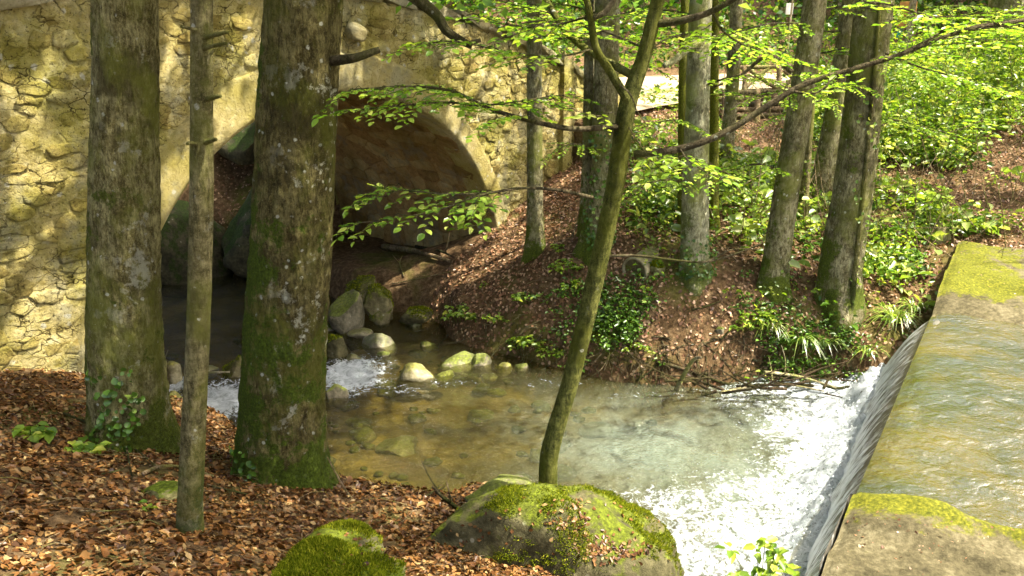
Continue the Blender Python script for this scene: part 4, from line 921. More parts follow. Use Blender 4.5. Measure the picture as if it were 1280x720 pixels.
# trees whose crowns shade the place from outside the picture
for i, (x, y_, H_) in enumerate([(8.2, 11.5, 14), (13, 9.5, 15), (15, 17.5, 17), (24, 24, 19), (18, 28, 18), (10, 31, 18), (3, 31, 18), (-4, 30, 17), (-10, 26, 16), (7.5, -2.6, 13), (12, 14, 15), (4.2, -2.5, 12), (13.5, -2.5, 15), (17, 12, 17), (-6.5, 1.5, 13), (-9, 12, 14)]):
    b = np.array([x, y_, float(height(np.array([x]), np.array([y_]))[0])])
    t = empty('beech_tree', b, 'tall beech outside the picture, ' + ['to the right of the green slope', 'far to the right of the upper pool', 'behind and right of the viewer', 'right of the broad corner trunk', 'just behind the near slab', 'far behind the upper pool', 'farthest right of the slope', 'on the left bank in front of the bridge', 'beyond the left end of the bridge', 'high on the slope by the road', 'right of the road bend', 'on the hill right of the signpost', 'on the hill above the rail fence', 'on the hill straight beyond the bridge end', 'on the hill left of the bridge end', 'on the hill far left beyond the bridge'][i], 'tree', 'trees outside the picture')
    pth = smooth_path([b - [0, 0, .3], b + [.2, .1, H_ * .5], b + [-.1, .3, H_]], 40); v, f = tube(pth, np.linspace(.28, .05, 40), 14, .05); obj('trunk', v, f, M['bark_far'], t, off=b)
    LL = []
    for k in range(12):
        c0 = pth[18 + k * 22 // 12]; az = k * 2.4 + i; ln = RNG.uniform(3, 4.8) * (1 + .2 * LARGE[i]); c0 = c0 - [0, 0, (3.5 if k % 2 else 0) * LARGE[i]]; dv = np.array([math.cos(az), math.sin(az), RNG.uniform(0, .5)])
        q = [c0, c0 + dv * ln * .5, c0 + dv * ln]; v, f = tube(smooth_path(q, 8), np.linspace(.08, .015, 8), 5); obj('branch', v, f, M['bark_far'], t, off=b)
        nc = 18; n = 1700; cc = np.array([q[0] * (1 - a_) + q[2] * a_ for a_ in RNG.uniform(.15, 1.1, nc)]) + RNG.normal(0, .8, (nc, 3)) * [1, 1, .6]
        LL.append(cc[RNG.integers(0, nc, n)] + RNG.normal(0, .45, (n, 3)) * [1, 1, .5])
    LL = np.concatenate(LL); u_, v_ = proj(LL); LL = LL[~in_gap(LL) & ~((u_ > -40) & (u_ < 1320) & (v_ > -10) & (LL[:, 1] > 0) & (LL[:, 2] < 9))]; n = len(LL)
    leaves_mass('foliage', LL, rdir(n, -.2, .4), rdir(n, 1.2, 1), RNG.uniform(.7, 1.2, n) * (.15 if LARGE[i] == 0 else .36), .6, M['leaf_canopy'], t, b, quad=True)

# broken twig stubs of the thin trunk
for u0, v0, u1, v1, r_ in [(262, 45, 285, 40, .012), (262, 58, 284, 54, .010), (264, 122, 276, 120, .013), (240, 36, 226, 33, .009), (262, 176, 270, 174, .014), (240, 178, 234, 180, .012), (262, 60, 260, 82, .007)]:
    add_branch(T2, o2, [(u0 - (6 if u1 > u0 else -6), v0 + 2, y2 - .05), ((u0 + u1) / 2, (v0 + v1) / 2, y2 - .08), (u1, v1, y2 - .1)], (r_, r_ * .6), M['bark_thin'], name='twig_stub', seg=6)
add_branch(T3, o3, [(415, 76, y3 - .1), (445, 72, y3 - .15), (474, 62, y3 - .1)], (.034, .02), M['twig'])
BR = Vector()
# ------------------------------------------------------------------ sapling with its sprays of leaves
T4, o4, y4 = big_tree('sapling', [(829, -30, 18), (822, 0, 19), (805, 70, 21), (785, 130, 25), (771, 220, 26), (755, 300, 25), (732, 400, 25), (712, 480, 24), (695, 535, 25), (686, 575, 25), (685, 608, 26)], (.26, 5.40, .55),
    'slim sapling leaning right behind the big mossy boulder, with long leafy branches', M['bark_sap'], 6.5, seed=15, flare=.08, flare_h=.05, seg=20, rough=.03, nlimb=3, leafn=700, crad=1.2, leafs=.09, y=5.45)
LEAF = dict(P=[], D=[], N=[], S=[], B=[])
tw_paths = {}
def spray(branch, sp, a0, a1, step, tl, leaf=.085, flatn=(0, 0, 1), spread=.9, drop=-.05, dens=1.0, both=True, sub=True, z=0):
    """side twigs left and right of a branch carrying leaves in a flat layer"""
    L = np.concatenate([[0], np.cumsum(np.linalg.norm(np.diff(sp, axis=0), axis=1))]); T = L[-1]; s_ = a0 * T; k = 0
    tw = MB()
    while s_ < a1 * T:
        c = np.array([np.interp(s_, L, sp[:, q]) for q in range(3)]); c2 = np.array([np.interp(min(s_ + .05, T), L, sp[:, q]) for q in range(3)]); d = unit(c2 - c + 1e-6)
        sd = unit(np.cross(d, [0, 0, 1])); sg = 1 if k % 2 else -1
        ln = tl * RNG.uniform(.6, 1.15) * (1 - .5 * (s_ / T - a0)); dr = unit(d * .7 + sd * sg * spread + np.array([0, 0, drop + RNG.normal(0, .10)]))
        m_ = 7; tt = np.linspace(0, 1, m_)[:, None]; q = c + dr * ln * tt + np.array([0, 0, -.08]) * ln * tt ** 2 + RNG.normal(0, .008, (m_, 3))
        v, f = tube(q, np.linspace(.0035, .0015, m_), 4, 0, False); tw.add(v, f)
        nl = max(2, int(ln / (leaf * .34) * dens))
        for j in range(nl):
            t_ = (j + .7) / nl; p = q[0] + (q[-1] - q[0]) * t_ + np.array([0, 0, -.08 * ln * t_ ** 2]); s2 = unit(np.cross(dr, [0, 0, 1])) * (1 if j % 2 else -1)
            ld = unit(dr * .75 + s2 * (0 if j == nl - 1 else .8) + RNG.normal(0, .11, 3) + np.array([0, 0, -.04]))
            LEAF['P'].append(p); LEAF['D'].append(ld); LEAF['N'].append(unit(np.array(flatn) + RNG.normal(0, .25, 3))); LEAF['S'].append(leaf * .72 * RNG.uniform(.6, 1.2)); LEAF['B'].append(branch)
        s_ += step * .7 * RNG.uniform(.7, 1.3); k += 1
    o = obj('twig', *tw.get(), M['twig'], branch, off=o_of[branch.name]); return o
o_of = {}
def t4b(px, r, name='branch', m='twig', **k):
    b, sp = add_branch(T4, o4, px, r, M[m], name=name, **k); o_of[b.name] = o4; return b, sp
b, sp = t4b([(741, 247, 5.4), (700, 238, 5.3), (655, 235, 5.2), (610, 241, 5.15), (560, 243, 5.1), (500, 238, 5.1), (455, 245, 5.1)], (.013, .003)); spray(b, sp, .42, 1, .075, .38, .095)
b, sp = t4b([(655, 235, 5.2), (600, 244, 5.0), (550, 262, 4.9), (500, 272, 4.85), (440, 280, 4.8)], (.007, .002)); spray(b, sp, .3, 1, .09, .30, .09)
b, sp = t4b([(640, 235, 5.2), (600, 247, 5.2), (610, 268, 5.1), (588, 285, 5.0)], (.004, .002)); spray(b, sp, .3, 1, .09, .22, .09)
b, sp = t4b([(772, 158, 5.42), (715, 161, 5.35), (660, 150, 5.25), (610, 135, 5.2), (565, 114, 5.15), (510, 108, 5.1), (440, 112, 5.0)], (.020, .004)); spray(b, sp, .38, 1, .065, .48, .085)
b, sp = t4b([(610, 135, 5.2), (560, 128, 5.0), (500, 132, 4.9), (430, 140, 4.8)], (.008, .003)); spray(b, sp, .2, 1, .08, .34, .08)
b, sp = t4b([(600, 132, 5.2), (640, 128, 5.4), (690, 120, 5.6), (720, 118, 5.7)], (.006, .002)); spray(b, sp, .1, 1, .08, .34, .08)
b, sp = t4b([(786, 128, 5.42), (762, 88, 5.4), (745, 60, 5.35), (738, 20, 5.3), (728, -20, 5.25)], (.030, .018), m='bark_sap')
b, sp = t4b([(742, 22, 5.3), (757, 14, 5.3), (775, -12, 5.3)], (.02, .015))
b, sp = t4b([(745, 60, 5.35), (700, 70, 5.2), (640, 66, 5.1), (570, 52, 5.0), (520, 56, 5.0)], (.007, .003)); spray(b, sp, .25, 1, .075, .42, .085)
b, sp = t4b([(738, 20, 5.3), (700, 30, 5.4), (650, 34, 5.5), (600, 20, 5.6)], (.007, .003)); spray(b, sp, .15, 1, .09, .45, .085)
b, sp = t4b([(792, 193, 5.42), (850, 186, 5.4), (905, 166, 5.4), (960, 132, 5.4), (1000, 108, 5.4), (1050, 91, 5.4), (1120, 70, 5.4), (1200, 40, 5.4), (1300, 22, 5.4)], (.026, .012), n=50); spray(b, sp, .6, 1, .075, .5, .08)
b, sp = t4b([(1120, 70, 5.4), (1180, 34, 5.5), (1120, 8, 5.5), (1080, 2, 5.6)], (.008, .004)); spray(b, sp, .1, 1, .1, .4, .075)
b, sp = t4b([(1180, 48, 5.4), (1230, 30, 5.5), (1290, 36, 5.5)], (.008, .004)); spray(b, sp, .0, 1, .07, .4, .08)
b, sp = t4b([(985, 114, 5.4), (1020, 116, 5.3), (1045, 95, 5.3)], (.008, .003)); spray(b, sp, .1, 1, .08, .35, .075)
b, sp = t4b([(850, 186, 5.4), (860, 200, 5.1), (880, 214, 4.9), (905, 225, 4.8)], (.005, .002)); spray(b, sp, .2, 1, .08, .25, .095)
b, sp = t4b([(780, 150, 5.45), (810, 195, 5.2), (840, 225, 5.0)], (.005, .002)); spray(b, sp, .45, 1, .09, .26, .10)
b, sp = t4b([(773, 105, 5.4), (788, 118, 5.3), (797, 140, 5.2), (812, 160, 5.1)], (.006, .002))
b, sp = t4b([(766, 140, 5.4), (745, 145, 5.3), (718, 138, 5.2)], (.005, .002)); spray(b, sp, .3, 1, .09, .25, .09)
b, sp = t4b([(815, 30, 5.45), (850, 26, 5.4), (890, 14, 5.35), (935, -12, 5.3)], (.028, .016))
b, sp = t4b([(757, 320, 5.44), (800, 320, 5.4), (850, 326, 5.35), (885, 327, 5.3), (925, 315, 5.3), (955, 303, 5.3)], (.011, .004))
b, sp = t4b([(885, 327, 5.3), (915, 312, 5.3), (950, 312, 5.3)], (.006, .003))
b, sp = t4b([(890, 14, 5.35), (905, 40, 5.5), (940, 60, 5.7), (990, 70, 5.9)], (.008, .003)); spray(b, sp, .1, 1, .1, .4, .08)
b, sp = t4b([(805, 70, 5.45), (830, 50, 5.7), (860, 40, 5.9)], (.007, .003)); spray(b, sp, .1, 1, .1, .35, .08)
b, sp = t4b([(805, 60, 5.45), (770, 45, 5.7), (700, 20, 6.2), (640, 5, 6.6)], (.008, .003)); spray(b, sp, .1, 1, .1, .5, .08)
T4_LEAF = dict(LEAF); LEAF.update(P=[], D=[], N=[], S=[], B=[])
tws = np.array(T4_LEAF['S']) / np.array([depth(p) for p in T4_LEAF['P']]); order = np.argsort(-tws)
def leaf_mesh(name, wr=.55, fold=.10):
    xs_ = [0, .18, .42, .68, .88, 1]; ws_ = [0.02, .32, .5, .42, .2, 0]; V = []; Fq = []
    for i, (x_, w_) in enumerate(zip(xs_, ws_)): V += [(x_, w_ * wr * 1.0, fold * w_ * 1.2 - .12 * x_ * x_), (x_, 0, -.12 * x_ * x_), (x_, -w_ * wr, fold * w_ * 1.2 - .12 * x_ * x_)]
    for i in range(len(xs_) - 1): a = i * 3; Fq += [(a, a + 1, a + 4, a + 3), (a + 1, a + 2, a + 5, a + 4)]
    return mesh(name, V, Fq)
LM = leaf_mesh('leaf'); LM.materials.append(M['leaf_young'])
vis_ok = lambda p: (lambda q: -10 < q[0] < 1290 and -10 < q[1] < 730)(proj(p))
cnt = 0; restl = {}
def frame_of(d, n_):
    sd = unit(np.cross(n_, d)); n2_ = np.cross(d, sd); return Matrix(((d[0], sd[0], n2_[0]), (d[1], sd[1], n2_[1]), (d[2], sd[2], n2_[2])))
for i in order:
    p, d, n_, s_, br_ = (T4_LEAF[k][i] for k in 'PDNSB')
    if cnt < 300 and vis_ok(p):
        o = bpy.data.objects.new('leaf', LM); C.objects.link(o); o.parent = br_
        o.matrix_local = Matrix.Translation(Vector((p - o4).tolist())) @ frame_of(d, n_).to_4x4() @ Matrix.Scale(s_, 4); cnt += 1
    else: restl.setdefault(br_.name, []).append(i)
idx = [i for l in restl.values() for i in l]
if idx: leaves_mass('leaves', np.array([T4_LEAF['P'][i] for i in idx]), np.array([T4_LEAF['D'][i] for i in idx]), np.array([T4_LEAF['N'][i] for i in idx]), np.array([T4_LEAF['S'][i] for i in idx]), .55, M['leaf_young'], T4, o4)
for k in ('_o',):
    for ob in C.objects:
        if k in ob.keys(): del ob[k]
def bough(T, o, paths, leaf=.085, tl=.55, step=.11, r=.012, m='leaf_young'):
    for px in paths:
        b, sp = add_branch(T, o, px, (r, .004), M['twig']); o_of[b.name] = o; spray(b, sp, .1, 1, step, tl, leaf)
    if LEAF['P']: leaves_mass('leaves', np.array(LEAF['P']), np.array(LEAF['D']), np.array(LEAF['N']), np.array(LEAF['S']), .6, M[m], T, o)
    LEAF.update(P=[], D=[], N=[], S=[], B=[])
bough(T11, o11, [[(1090, 60, y11), (1150, 84, y11 - .5), (1210, 100, y11 - .6), (1270, 118, y11 - .6)], [(1085, 40, y11), (1130, 22, y11 - .2), (1200, 20, y11 - .2), (1290, 6, y11)], [(1075, 150, y11), (1120, 150, y11 - .2), (1180, 165, y11 - .2), (1230, 150, y11)], [(1080, 110, y11), (1040, 100, y11 - .4), (1000, 90, y11 - .5)]])
bough(T9, o9, [[(1015, 30, y9), (960, 30, y9 - .3), (900, 45, y9 - .4), (840, 42, y9 - .5)], [(1008, 70, y9), (1060, 60, y9 + .2), (1110, 52, y9 + .3)], [(1000, 110, y9), (950, 120, y9 - .2), (900, 112, y9 - .2)], [(1015, 15, y9), (1060, 8, y9), (1120, 12, y9)], [(985, 215, y9), (945, 205, y9 - .2), (915, 215, y9 - .3)]])
bough(T7, o7, [[(872, 110, y7), (920, 95, y7 - .3), (970, 100, y7 - .3)], [(868, 210, y7), (905, 215, y7 - .4), (935, 240, y7 - .5)], [(868, 230, y7), (825, 225, y7 - .4), (790, 240, y7 - .5)], [(875, 20, y7), (820, 12, y7), (760, 20, y7)], [(872, 160, y7), (840, 150, y7 - .3), (800, 160, y7 - .4)]])
bough(T6, o6, [[(757, 40, y6), (700, 48, y6), (640, 30, y6 + .2)], [(758, 60, y6), (800, 75, y6 + .2), (835, 95, y6 + .2)], [(755, 190, y6), (715, 180, y6 - .3), (685, 195, y6 - .3)], [(757, 20, y6), (700, 5, y6), (640, 8, y6)]], .08, .45)
bough(T10, o10, [[(1045, 170, y10), (1090, 160, y10 - .2), (1150, 140, y10)], [(1050, 120, y10), (1010, 130, y10 - .2), (960, 150, y10)], [(1060, 40, y10), (1000, 40, y10), (950, 50, y10)]])
bough(T12, o12, [[(1255, 30, y12), (1200, 40, y12 - 1), (1150, 60, y12 - 1.2)], [(1255, 60, y12), (1290, 66, y12 - 1)], [(1255, 10, y12), (1190, 8, y12 - .5), (1130, 20, y12 - .8)]], .11, .9, .15)
# thick broken branch hanging into the picture from the big trunk's crown
b, sp = add_branch(T3, o3, [(395, -95, y3), (450, -60, y3 - .1), (512, -8, y3 - .1), (545, 18, y3 - .1), (560, 40, y3 - .1), (590, 58, y3 - .1)], (.05, .022), M['twig'], .1)
add_branch(T3, o3, [(585, 55, y3 - .1), (594, 52, y3 - .1), (601, 50, y3 - .1)], (.018, .012), M['twig'], name='twig_stub')
add_branch(T7, o7, [(874, 52, y7 - .1), (858, 62, y7 - .2), (845, 74, y7 - .3), (830, 82, y7 - .35)], (.05, .03), M['bark_pale'])
add_branch(T9, o9, [(990, 90, y9 - .1), (960, 70, y9 - .1), (925, 95, y9), (890, 110, y9)], (.03, .01), M['twig'])
tg = np.stack([RNG.uniform(-3.8, .6, 9000), RNG.uniform(3.0, 6.6, 9000), np.full(9000, 1.1)], -1); kk = RNG.uniform(7.2, 9.5, 9000); LP = tg + kk[:, None] * SUN  # extra unseen crown leaves, placed along sun rays to shade the near bank
LP = LP[(vn(LP[:, 0] * 1.3, LP[:, 1] * 1.3, 5) > -.25)]; u_, v_ = shadow_px(LP); LP = LP[~in_gap(LP) & (u_ < 560)]
leaves_mass('foliage', LP, rdir(len(LP), -.2, .4), rdir(len(LP), 1.2, 1), RNG.uniform(.7, 1.2, len(LP)) * .13, .6, M['leaf_canopy'], T3, o3, quad=True)
for k in range(5):
    e = np.array([RNG.uniform(0, 4.5), RNG.uniform(3.3, 6.3), 8.6]); v, f = tube(smooth_path([[o3[0], o3[1] + .3, 7.2 + .4 * k], [(o3[0] + e[0]) / 2, (o3[1] + e[1]) / 2, 8.4], e], 12), np.linspace(.08, .012, 12), 6, .05); obj('branch', v, f, M['bark_mossy'], T3, off=o3)  # limbs added to carry the extra shading leaves
add_branch(T1, o1, [(190, -20, y1), (60, -45, y1), (0, -60, y1)], (.04, .02), M['twig'])

# ------------------------------------------------------------------ fallen leaves
def ground_pts(n, x0, x1, y0, y1, cond):
    x = RNG.uniform(x0, x1, n); y = RNG.uniform(y0, y1, n); u, v = proj(np.stack([x, y, zraw(x, y)], -1))
    k = cond(x, y, u, v); return x[k], y[k], u[k], v[k]
def weirloc(x, y): return -((x - WB[0]) * WN[0] + (y - WB[1]) * WN[1]), (x - WB[0]) * WD[0] + (y - WB[1]) * WD[1]
def offwater(x, y, mg=.03):
    a, b_ = weirloc(x, y); s_ = (x - BC[0]) * BD[0] + (y - BC[1]) * BD[1]; ob_ = (x - BC[0]) * BX[0] + (y - BC[1]) * BX[1]
    return (sdist(x, y, POND) > mg) & (sdist(x, y, UP) > mg) & ~((a > -.1) & (b_ < 0)) & ~((a > -.1) & (b_ > 0) & (b_ < WL + 2.5)) & ~((ob_ > -.0) & (s_ < 5.3) & (ob_ < TUN) & (np.abs(s_) > AR))
def litter(name, x, y, size, m, lift=.012, tilt=.5, zf=None):
    z = height(x, y) if zf is None else zf; n = len(x); P = np.stack([x, y, z + RNG.uniform(0, lift, n)], -1)
    e = .06; nx_ = -(height(x + e, y) - height(x - e, y)) / (2 * e) if zf is None else 0 * x; ny_ = -(height(x, y + e) - height(x, y - e)) / (2 * e) if zf is None else 0 * x
    Nn = unit(np.stack([nx_, ny_, np.ones(n)], -1) + RNG.normal(0, tilt, (n, 3))); D = RNG.normal(size=(n, 3)); D = unit(D - (D * Nn).sum(1)[:, None] * Nn)
    return leaves_mass(name, P - D * np.asarray(size)[:, None] * .5, D, Nn, size, .62, m, curl=RNG.normal(.05, .13, n), droop=.08)
x, y, u, v = ground_pts(110000, -5.5, 2.6, 1.8, 8.6, lambda x, y, u, v: (u > -60) & (u < 1000) & (v < 800) & offwater(x, y) & (RNG.uniform(size=len(x)) < .9))
k = vn(x * 2.2, y * 2.2, 4) + .6 * vn(x * 7, y * 7, 1) > -.75; x, y = x[k], y[k]
litter('fallen_leaves', x, y, np.where(RNG.uniform(size=len(x)) < .04, RNG.uniform(.05, .085, len(x)), RNG.uniform(.016, .048, len(x))), M['litter'], .02, .42)
x, y, u, v = ground_pts(150000, -5, 9, 7.6, 20, lambda x, y, u, v: (u > -20) & (u < 1330) & (v > 60) & offwater(x, y) & (y > 8.2) & (road_dist(x, y) > 1.9) & (RNG.uniform(size=len(x)) < np.where((u > 520) & (u < 830), 1, .55) * np.interp(y, [8, 20], [1, .5])))
litter('fallen_leaves_far_bank', x, y, RNG.uniform(.025, .06, len(x)), M['litter_red'], .03, .45)

# ------------------------------------------------------------------ undergrowth as a mass on the slopes
def px_density(u, v):
    d = np.zeros(u.shape)
    for a, b, c, e, w_ in [(1190, 190, 130, 110, 1.3), (1100, 150, 60, 80, 1.2), (1150, 270, 70, 50, 1.), (960, 230, 80, 65, .8), (830, 260, 50, 50, .6), (1110, 330, 60, 30, .8), (1250, 130, 90, 60, 1.2), (820, 200, 50, 40, .25), (920, 190, 50, 40, .7), (700, 350, 50, 30, .3), (800, 395, 80, 35, .4), (660, 425, 70, 20, .35), (900, 420, 60, 25, .35), (740, 300, 40, 30, .25)]:
        d = np.maximum(d, w_ * np.exp(-(((u - a) / c) ** 2 + ((v - b) / e) ** 2)))
    return d * ~((u > 885) & (u < 1018) & (v > 80) & (v < 160))
def herb_mass(name, ncl, per, x0, x1, y0, y1, dens, hmax, leaf, m, spread=.13):
    x, y, u, v = ground_pts(ncl, x0, x1, y0, y1, lambda x, y, u, v: (RNG.uniform(size=len(x)) < dens(u, v)) & offwater(x, y, .1) & (road_dist(x, y) > 2.0) & (vn(x * .9, y * .9, 7) + .5 * vn(x * 2.4, y * 2.4, 1) > -.12))
    z = height(x, y); n = len(x); hh = hmax * RNG.uniform(.25, 1, n) * (1 + .5 * vn(x * .8, y * .8, 2)); tw = np.repeat(np.arange(n), per); N = len(tw)
    off_ = RNG.normal(0, spread, (N, 2)); hz = hh[tw] * np.sqrt(RNG.uniform(0, 1, N))
    P = np.stack([x[tw] + off_[:, 0], y[tw] + off_[:, 1], z[tw] + hz + .02], -1); D = rdir(N, 0, .35); D[:, :2] += off_ * 3
    return leaves_mass(name, P, D, rdir(N, 1.4, .8), RNG.uniform(.6, 1.25, N) * leaf, .6, m, droop=.2)
herb_mass('undergrowth', 17000, 13, 1.5, 11, 8.8, 20, px_density, .45, .062, M['leaf_herb'])
herb_mass('undergrowth_dark', 5000, 16, 1.5, 12, 8.8, 20, lambda u, v: px_density(u, v) * (vn(u * .03, v * .05, 4) > 0), .35, .10, M['ivy'], .16)
herb_mass('undergrowth_broad', 2200, 9, 1.5, 12, 8.8, 20, px_density, .6, .15, M['leaf_pale'], .18)
herb_mass('undergrowth_tall', 1500, 60, 4.5, 16, 11.5, 21, lambda u, v: np.exp(-(((u - 1200) / 170) ** 2 + ((v - 140) / 70) ** 2)), 1.3, .085, M['leaf_herb'], .22)
herb_mass('ground_ivy', 6500, 14, 0, 4, 8.3, 10.2, lambda u, v: np.maximum(.8 * np.exp(-(((u - 790) / 62) ** 2 + ((v - 405) / 36) ** 2)), .5 * np.exp(-(((u - 960) / 150) ** 2 + ((v - 430) / 35) ** 2))), .10, .05, M['ivy'], .07)
# wood behind the road: leafy bank and shrubs
N = 70000
x = RNG.uniform(-14, 26, N); y = RNG.uniform(22, 36, N); k = (road_dist(x, y) > 2.4) & (vn(x * .5, y * .5, 3) > -.5); x, y = x[k], y[k]; N = len(x)
z = height(x, y, False) + RNG.uniform(0, 1, N) ** 1.3 * (1.6 + 1.6 * vn(x * .45, y * .45, 8)); 
leaves_mass('shrub_thicket', np.stack([x, y, z], -1), rdir(N, -.1, .5), rdir(N, .9, 1), RNG.uniform(.6, 1.2, N) * .20, .6, M['leaf_back'], quad=True)

# ------------------------------------------------------------------ grass clumps, leafy plants, ivy
def grass_clump(u, v, n, ln, label, spread=.12, m='grass', seed=0, hang=0.0):
    b = hit(u, v); rs = np.random.default_rng(seed + int(u)); V = []; Fq = []; k = 0
    for i in range(n):
        a = rs.uniform(0, 6.283); r = rs.uniform(0, spread); L = ln * rs.uniform(.55, 1.15); p0 = b + [r * math.cos(a), r * math.sin(a), -.02]
        a2 = a + rs.normal(0, .5); st = rs.uniform(.25, 1.0); w_ = rs.uniform(.005, .010); sd = np.array([-math.sin(a2), math.cos(a2), 0]) * w_; m_ = 7
        for j in range(m_):
            t = j / (m_ - 1); q = p0 + np.array([math.cos(a2) * st * L * (t * .5 + t * t * .35), math.sin(a2) * st * L * (t * .5 + t * t * .35) , L * (t * .95 - t * t * (.35 + .55 * st + hang))])
            ww = 1 - t ** 2.2; V += [q - sd * ww, q + sd * ww]
            if j: Fq.append((k + 2 * j - 2, k + 2 * j - 1, k + 2 * j + 1, k + 2 * j))
        k += 2 * m_
    return top('grass_clump', V, Fq, M[m], b, label, 'grass', 'arching grass clumps on the far bank')
for i, (u, v, n, ln, lb) in enumerate([(962, 412, 60, .42, 'arching grass tuft leftmost on the far bank below the leaning trunk'), (1000, 425, 90, .5, 'dense arching grass tuft directly left of the ridged trunk foot'), (1032, 432, 60, .42, 'grass tuft right under the foot of the ridged trunk'),
        (1118, 400, 110, .55, 'largest grass tuft, spraying beside the weir corner'), (1145, 385, 60, .4, 'short pale grass tuft closest to the far weir slab'), (1085, 440, 40, .35, 'small drooping grass tuft over the dark bank edge')]): grass_clump(u, v, n, ln, lb, .13, seed=i, hang=.25)
def plant(u, v, n, h, leaf, label, m='leaf_herb', spread=.15, cat='plant', name='leafy_plant', group='leafy plants on the banks', p=None, wr=.6, stems=True, kind=None, nleaf=6):
    b = hit(u, v) if p is None else np.array(p, float); t = empty(name, b, label, cat, group); rs = np.random.default_rng(int(u * 7 + v)); sm = MB(); P = []; D = []; S = []; Nn = []
    for i in range(n):
        a = rs.uniform(0, 6.283); r = spread * math.sqrt(rs.uniform(0, 1)); hh = h * rs.uniform(.45, 1.1) * (1 - .5 * r / spread); tip = b + [r * math.cos(a), r * math.sin(a), hh]; foot = b + [r * .3 * math.cos(a), r * .3 * math.sin(a), -.03]
        v_, f_ = tube(smooth_path([foot, (foot + tip) / 2 + [0, 0, hh * .15], tip], 5), .0025, 4, 0, False); sm.add(v_, f_)
        for j in range(nleaf):
            a2 = a + j * 6.283 / nleaf + rs.normal(0, .3); P.append(tip + rs.normal(0, .012, 3)); D.append([math.cos(a2), math.sin(a2), rs.uniform(-.35, .25)]); S.append(leaf * rs.uniform(.6, 1.15)); Nn.append([rs.normal(0, .25), rs.normal(0, .25), 1])
    if stems: obj('stem', *sm.get(), M['bark_sap'], t, off=b)
    leaves_mass('leaves', np.array(P), np.array(D), np.array(Nn, float), np.array(S), wr, M[m], t, b, kind='stuff', droop=.2)
    return t
for u, v, n, h, lf, sp_, lb in [(575, 402, 26, .20, .075, .26, 'bright leafy plant on the edge of the bank just below the arch foot'), (622, 405, 12, .12, .06, .16, 'small leafy sprig right of the bright plant at the bank edge'),
        (665, 378, 16, .14, .075, .20, 'leafy plant on bare soil left of the sapling stem'), (708, 342, 16, .16, .07, .2, 'leafy plant below the foot of the slender trunk'), (715, 362, 10, .12, .06, .15, 'small sprig just under the plant below the slender trunk'),
        (603, 360, 5, .07, .05, .07, 'tiny green seedling alone on the leaf covered slope'), (662, 432, 14, .14, .075, .2, 'pale green plant low on the bank edge near the water left of the sapling'), (690, 445, 12, .12, .07, .2, 'light green sprigs on the bank edge just left of the sapling stem'),
        (645, 440, 8, .10, .06, .14, 'small green plant lowest above the waterline left of the sapling'), (950, 405, 18, .18, .07, .2, 'leafy plant between the pale trunk and the grass tufts'), (925, 415, 12, .14, .06, .16, 'small leafy plant left of the grass tufts'),
        (700, 315, 7, .08, .06, .12, 'ivy sprig at the foot of the slender upright trunk'), (1130, 330, 40, .22, .07, .26, 'dark glossy ivy bush beside the far weir slab'), (800, 440, 12, .10, .05, .2, 'hanging greenery on the eroded bank under the ivy'),
        (930, 300, 14, .2, .06, .22, 'sunlit weed between the pale trunk and the leaning trunk'), (1090, 300, 22, .25, .07, .25, 'leafy weed right of the ridged trunk'), (800, 262, 16, .16, .06, .22, 'low weed patch behind the sapling on the slope')]:
    plant(u, v, n, h, lf, lb, m='ivy' if 'dark glossy' in lb else 'leaf_herb', spread=sp_)
plant(48, 548, 5, .09, .085, 'maple like seedling with three leaves in the litter, farthest left', spread=.10, nleaf=5, wr=.75, group='seedlings in the leaf litter')
plant(108, 566, 6, .06, .085, 'low seedling in the litter in front of the leftmost trunk', spread=.13, nleaf=5, wr=.75, group='seedlings in the leaf litter')
plant(190, 640, 2, .05, .05, 'tiny seedling left of the thin trunk foot', spread=.05, nleaf=4, group='seedlings in the leaf litter')
plant(345, 592, 12, .20, .06, 'ivy sprig climbing the foot of the big mossy trunk', m='leaf_herb', spread=.14)
# leafy sprig hanging in at the lower right, rooted on the near slab wall
sb_ = G(950, 735, .55); plant(950, 735, 15, .34, .085, 'bright green sprig at the bottom edge in front of the white water', m='leaf_herb', spread=.24, p=sb_, nleaf=5, group='leafy plants on the banks')
# a leaf sprig on the left side of the big trunk
b, sp = add_branch(T3, o3, [(322, 350, y3 - .05), (312, 345, y3 - .12), (300, 342, y3 - .15)], (.004, .002), M['twig'], name='twig')
def ivy_on(t, o, cx, z0, z1, y_, r, n, a0, a1, leaf=.045, m='ivy', xr=None, label=None):
    z_ = RNG.uniform(0, 1, n) ** 1.5 * (z1 - z0) + z0; a = RNG.uniform(a0, a1, n) + .5 * vn(z_ * 3, n, 1); x_ = np.interp(z_, cx[0], cx[1])
    P = np.stack([x_ + (r + .02) * np.cos(a), y_ + (r + .02) * np.sin(a), z_], -1); Nn = np.stack([np.cos(a), np.sin(a), 0 * a + .5], -1); D = rdir(n, -.3, 1)
    return leaves_mass('ivy', P, D, unit(Nn + RNG.normal(0, .25, (n, 3))), RNG.uniform(.6, 1.2, n) * leaf, .85, M[m], t, o, kind='stuff')
def axis_x(px, y_): q = np.array([PY(u, v, y_) for u, v, _ in px[::-1]]); return q[:, 2], q[:, 0]
ivy_on(T1, o1, axis_x([(156, 0, 0), (156, 240, 0), (160, 560, 0)], y1), o1[2], o1[2] + .75, y1, .30, 150, -1.9, -.9, .05)
ivy_on(T3, o3, axis_x([(380, 0, 0), (364, 300, 0), (350, 600, 0)], y3), o3[2], o3[2] + .35, y3, .36, 70, -2.3, -1.3, .045) if 0 else None
ivy_on(T3, o3, axis_x([(380, 0, 0), (364, 300, 0), (350, 600, 0)], y3), o3[2], o3[2] + .35, y3, .35, 80, -2.3, -1.3, .045)
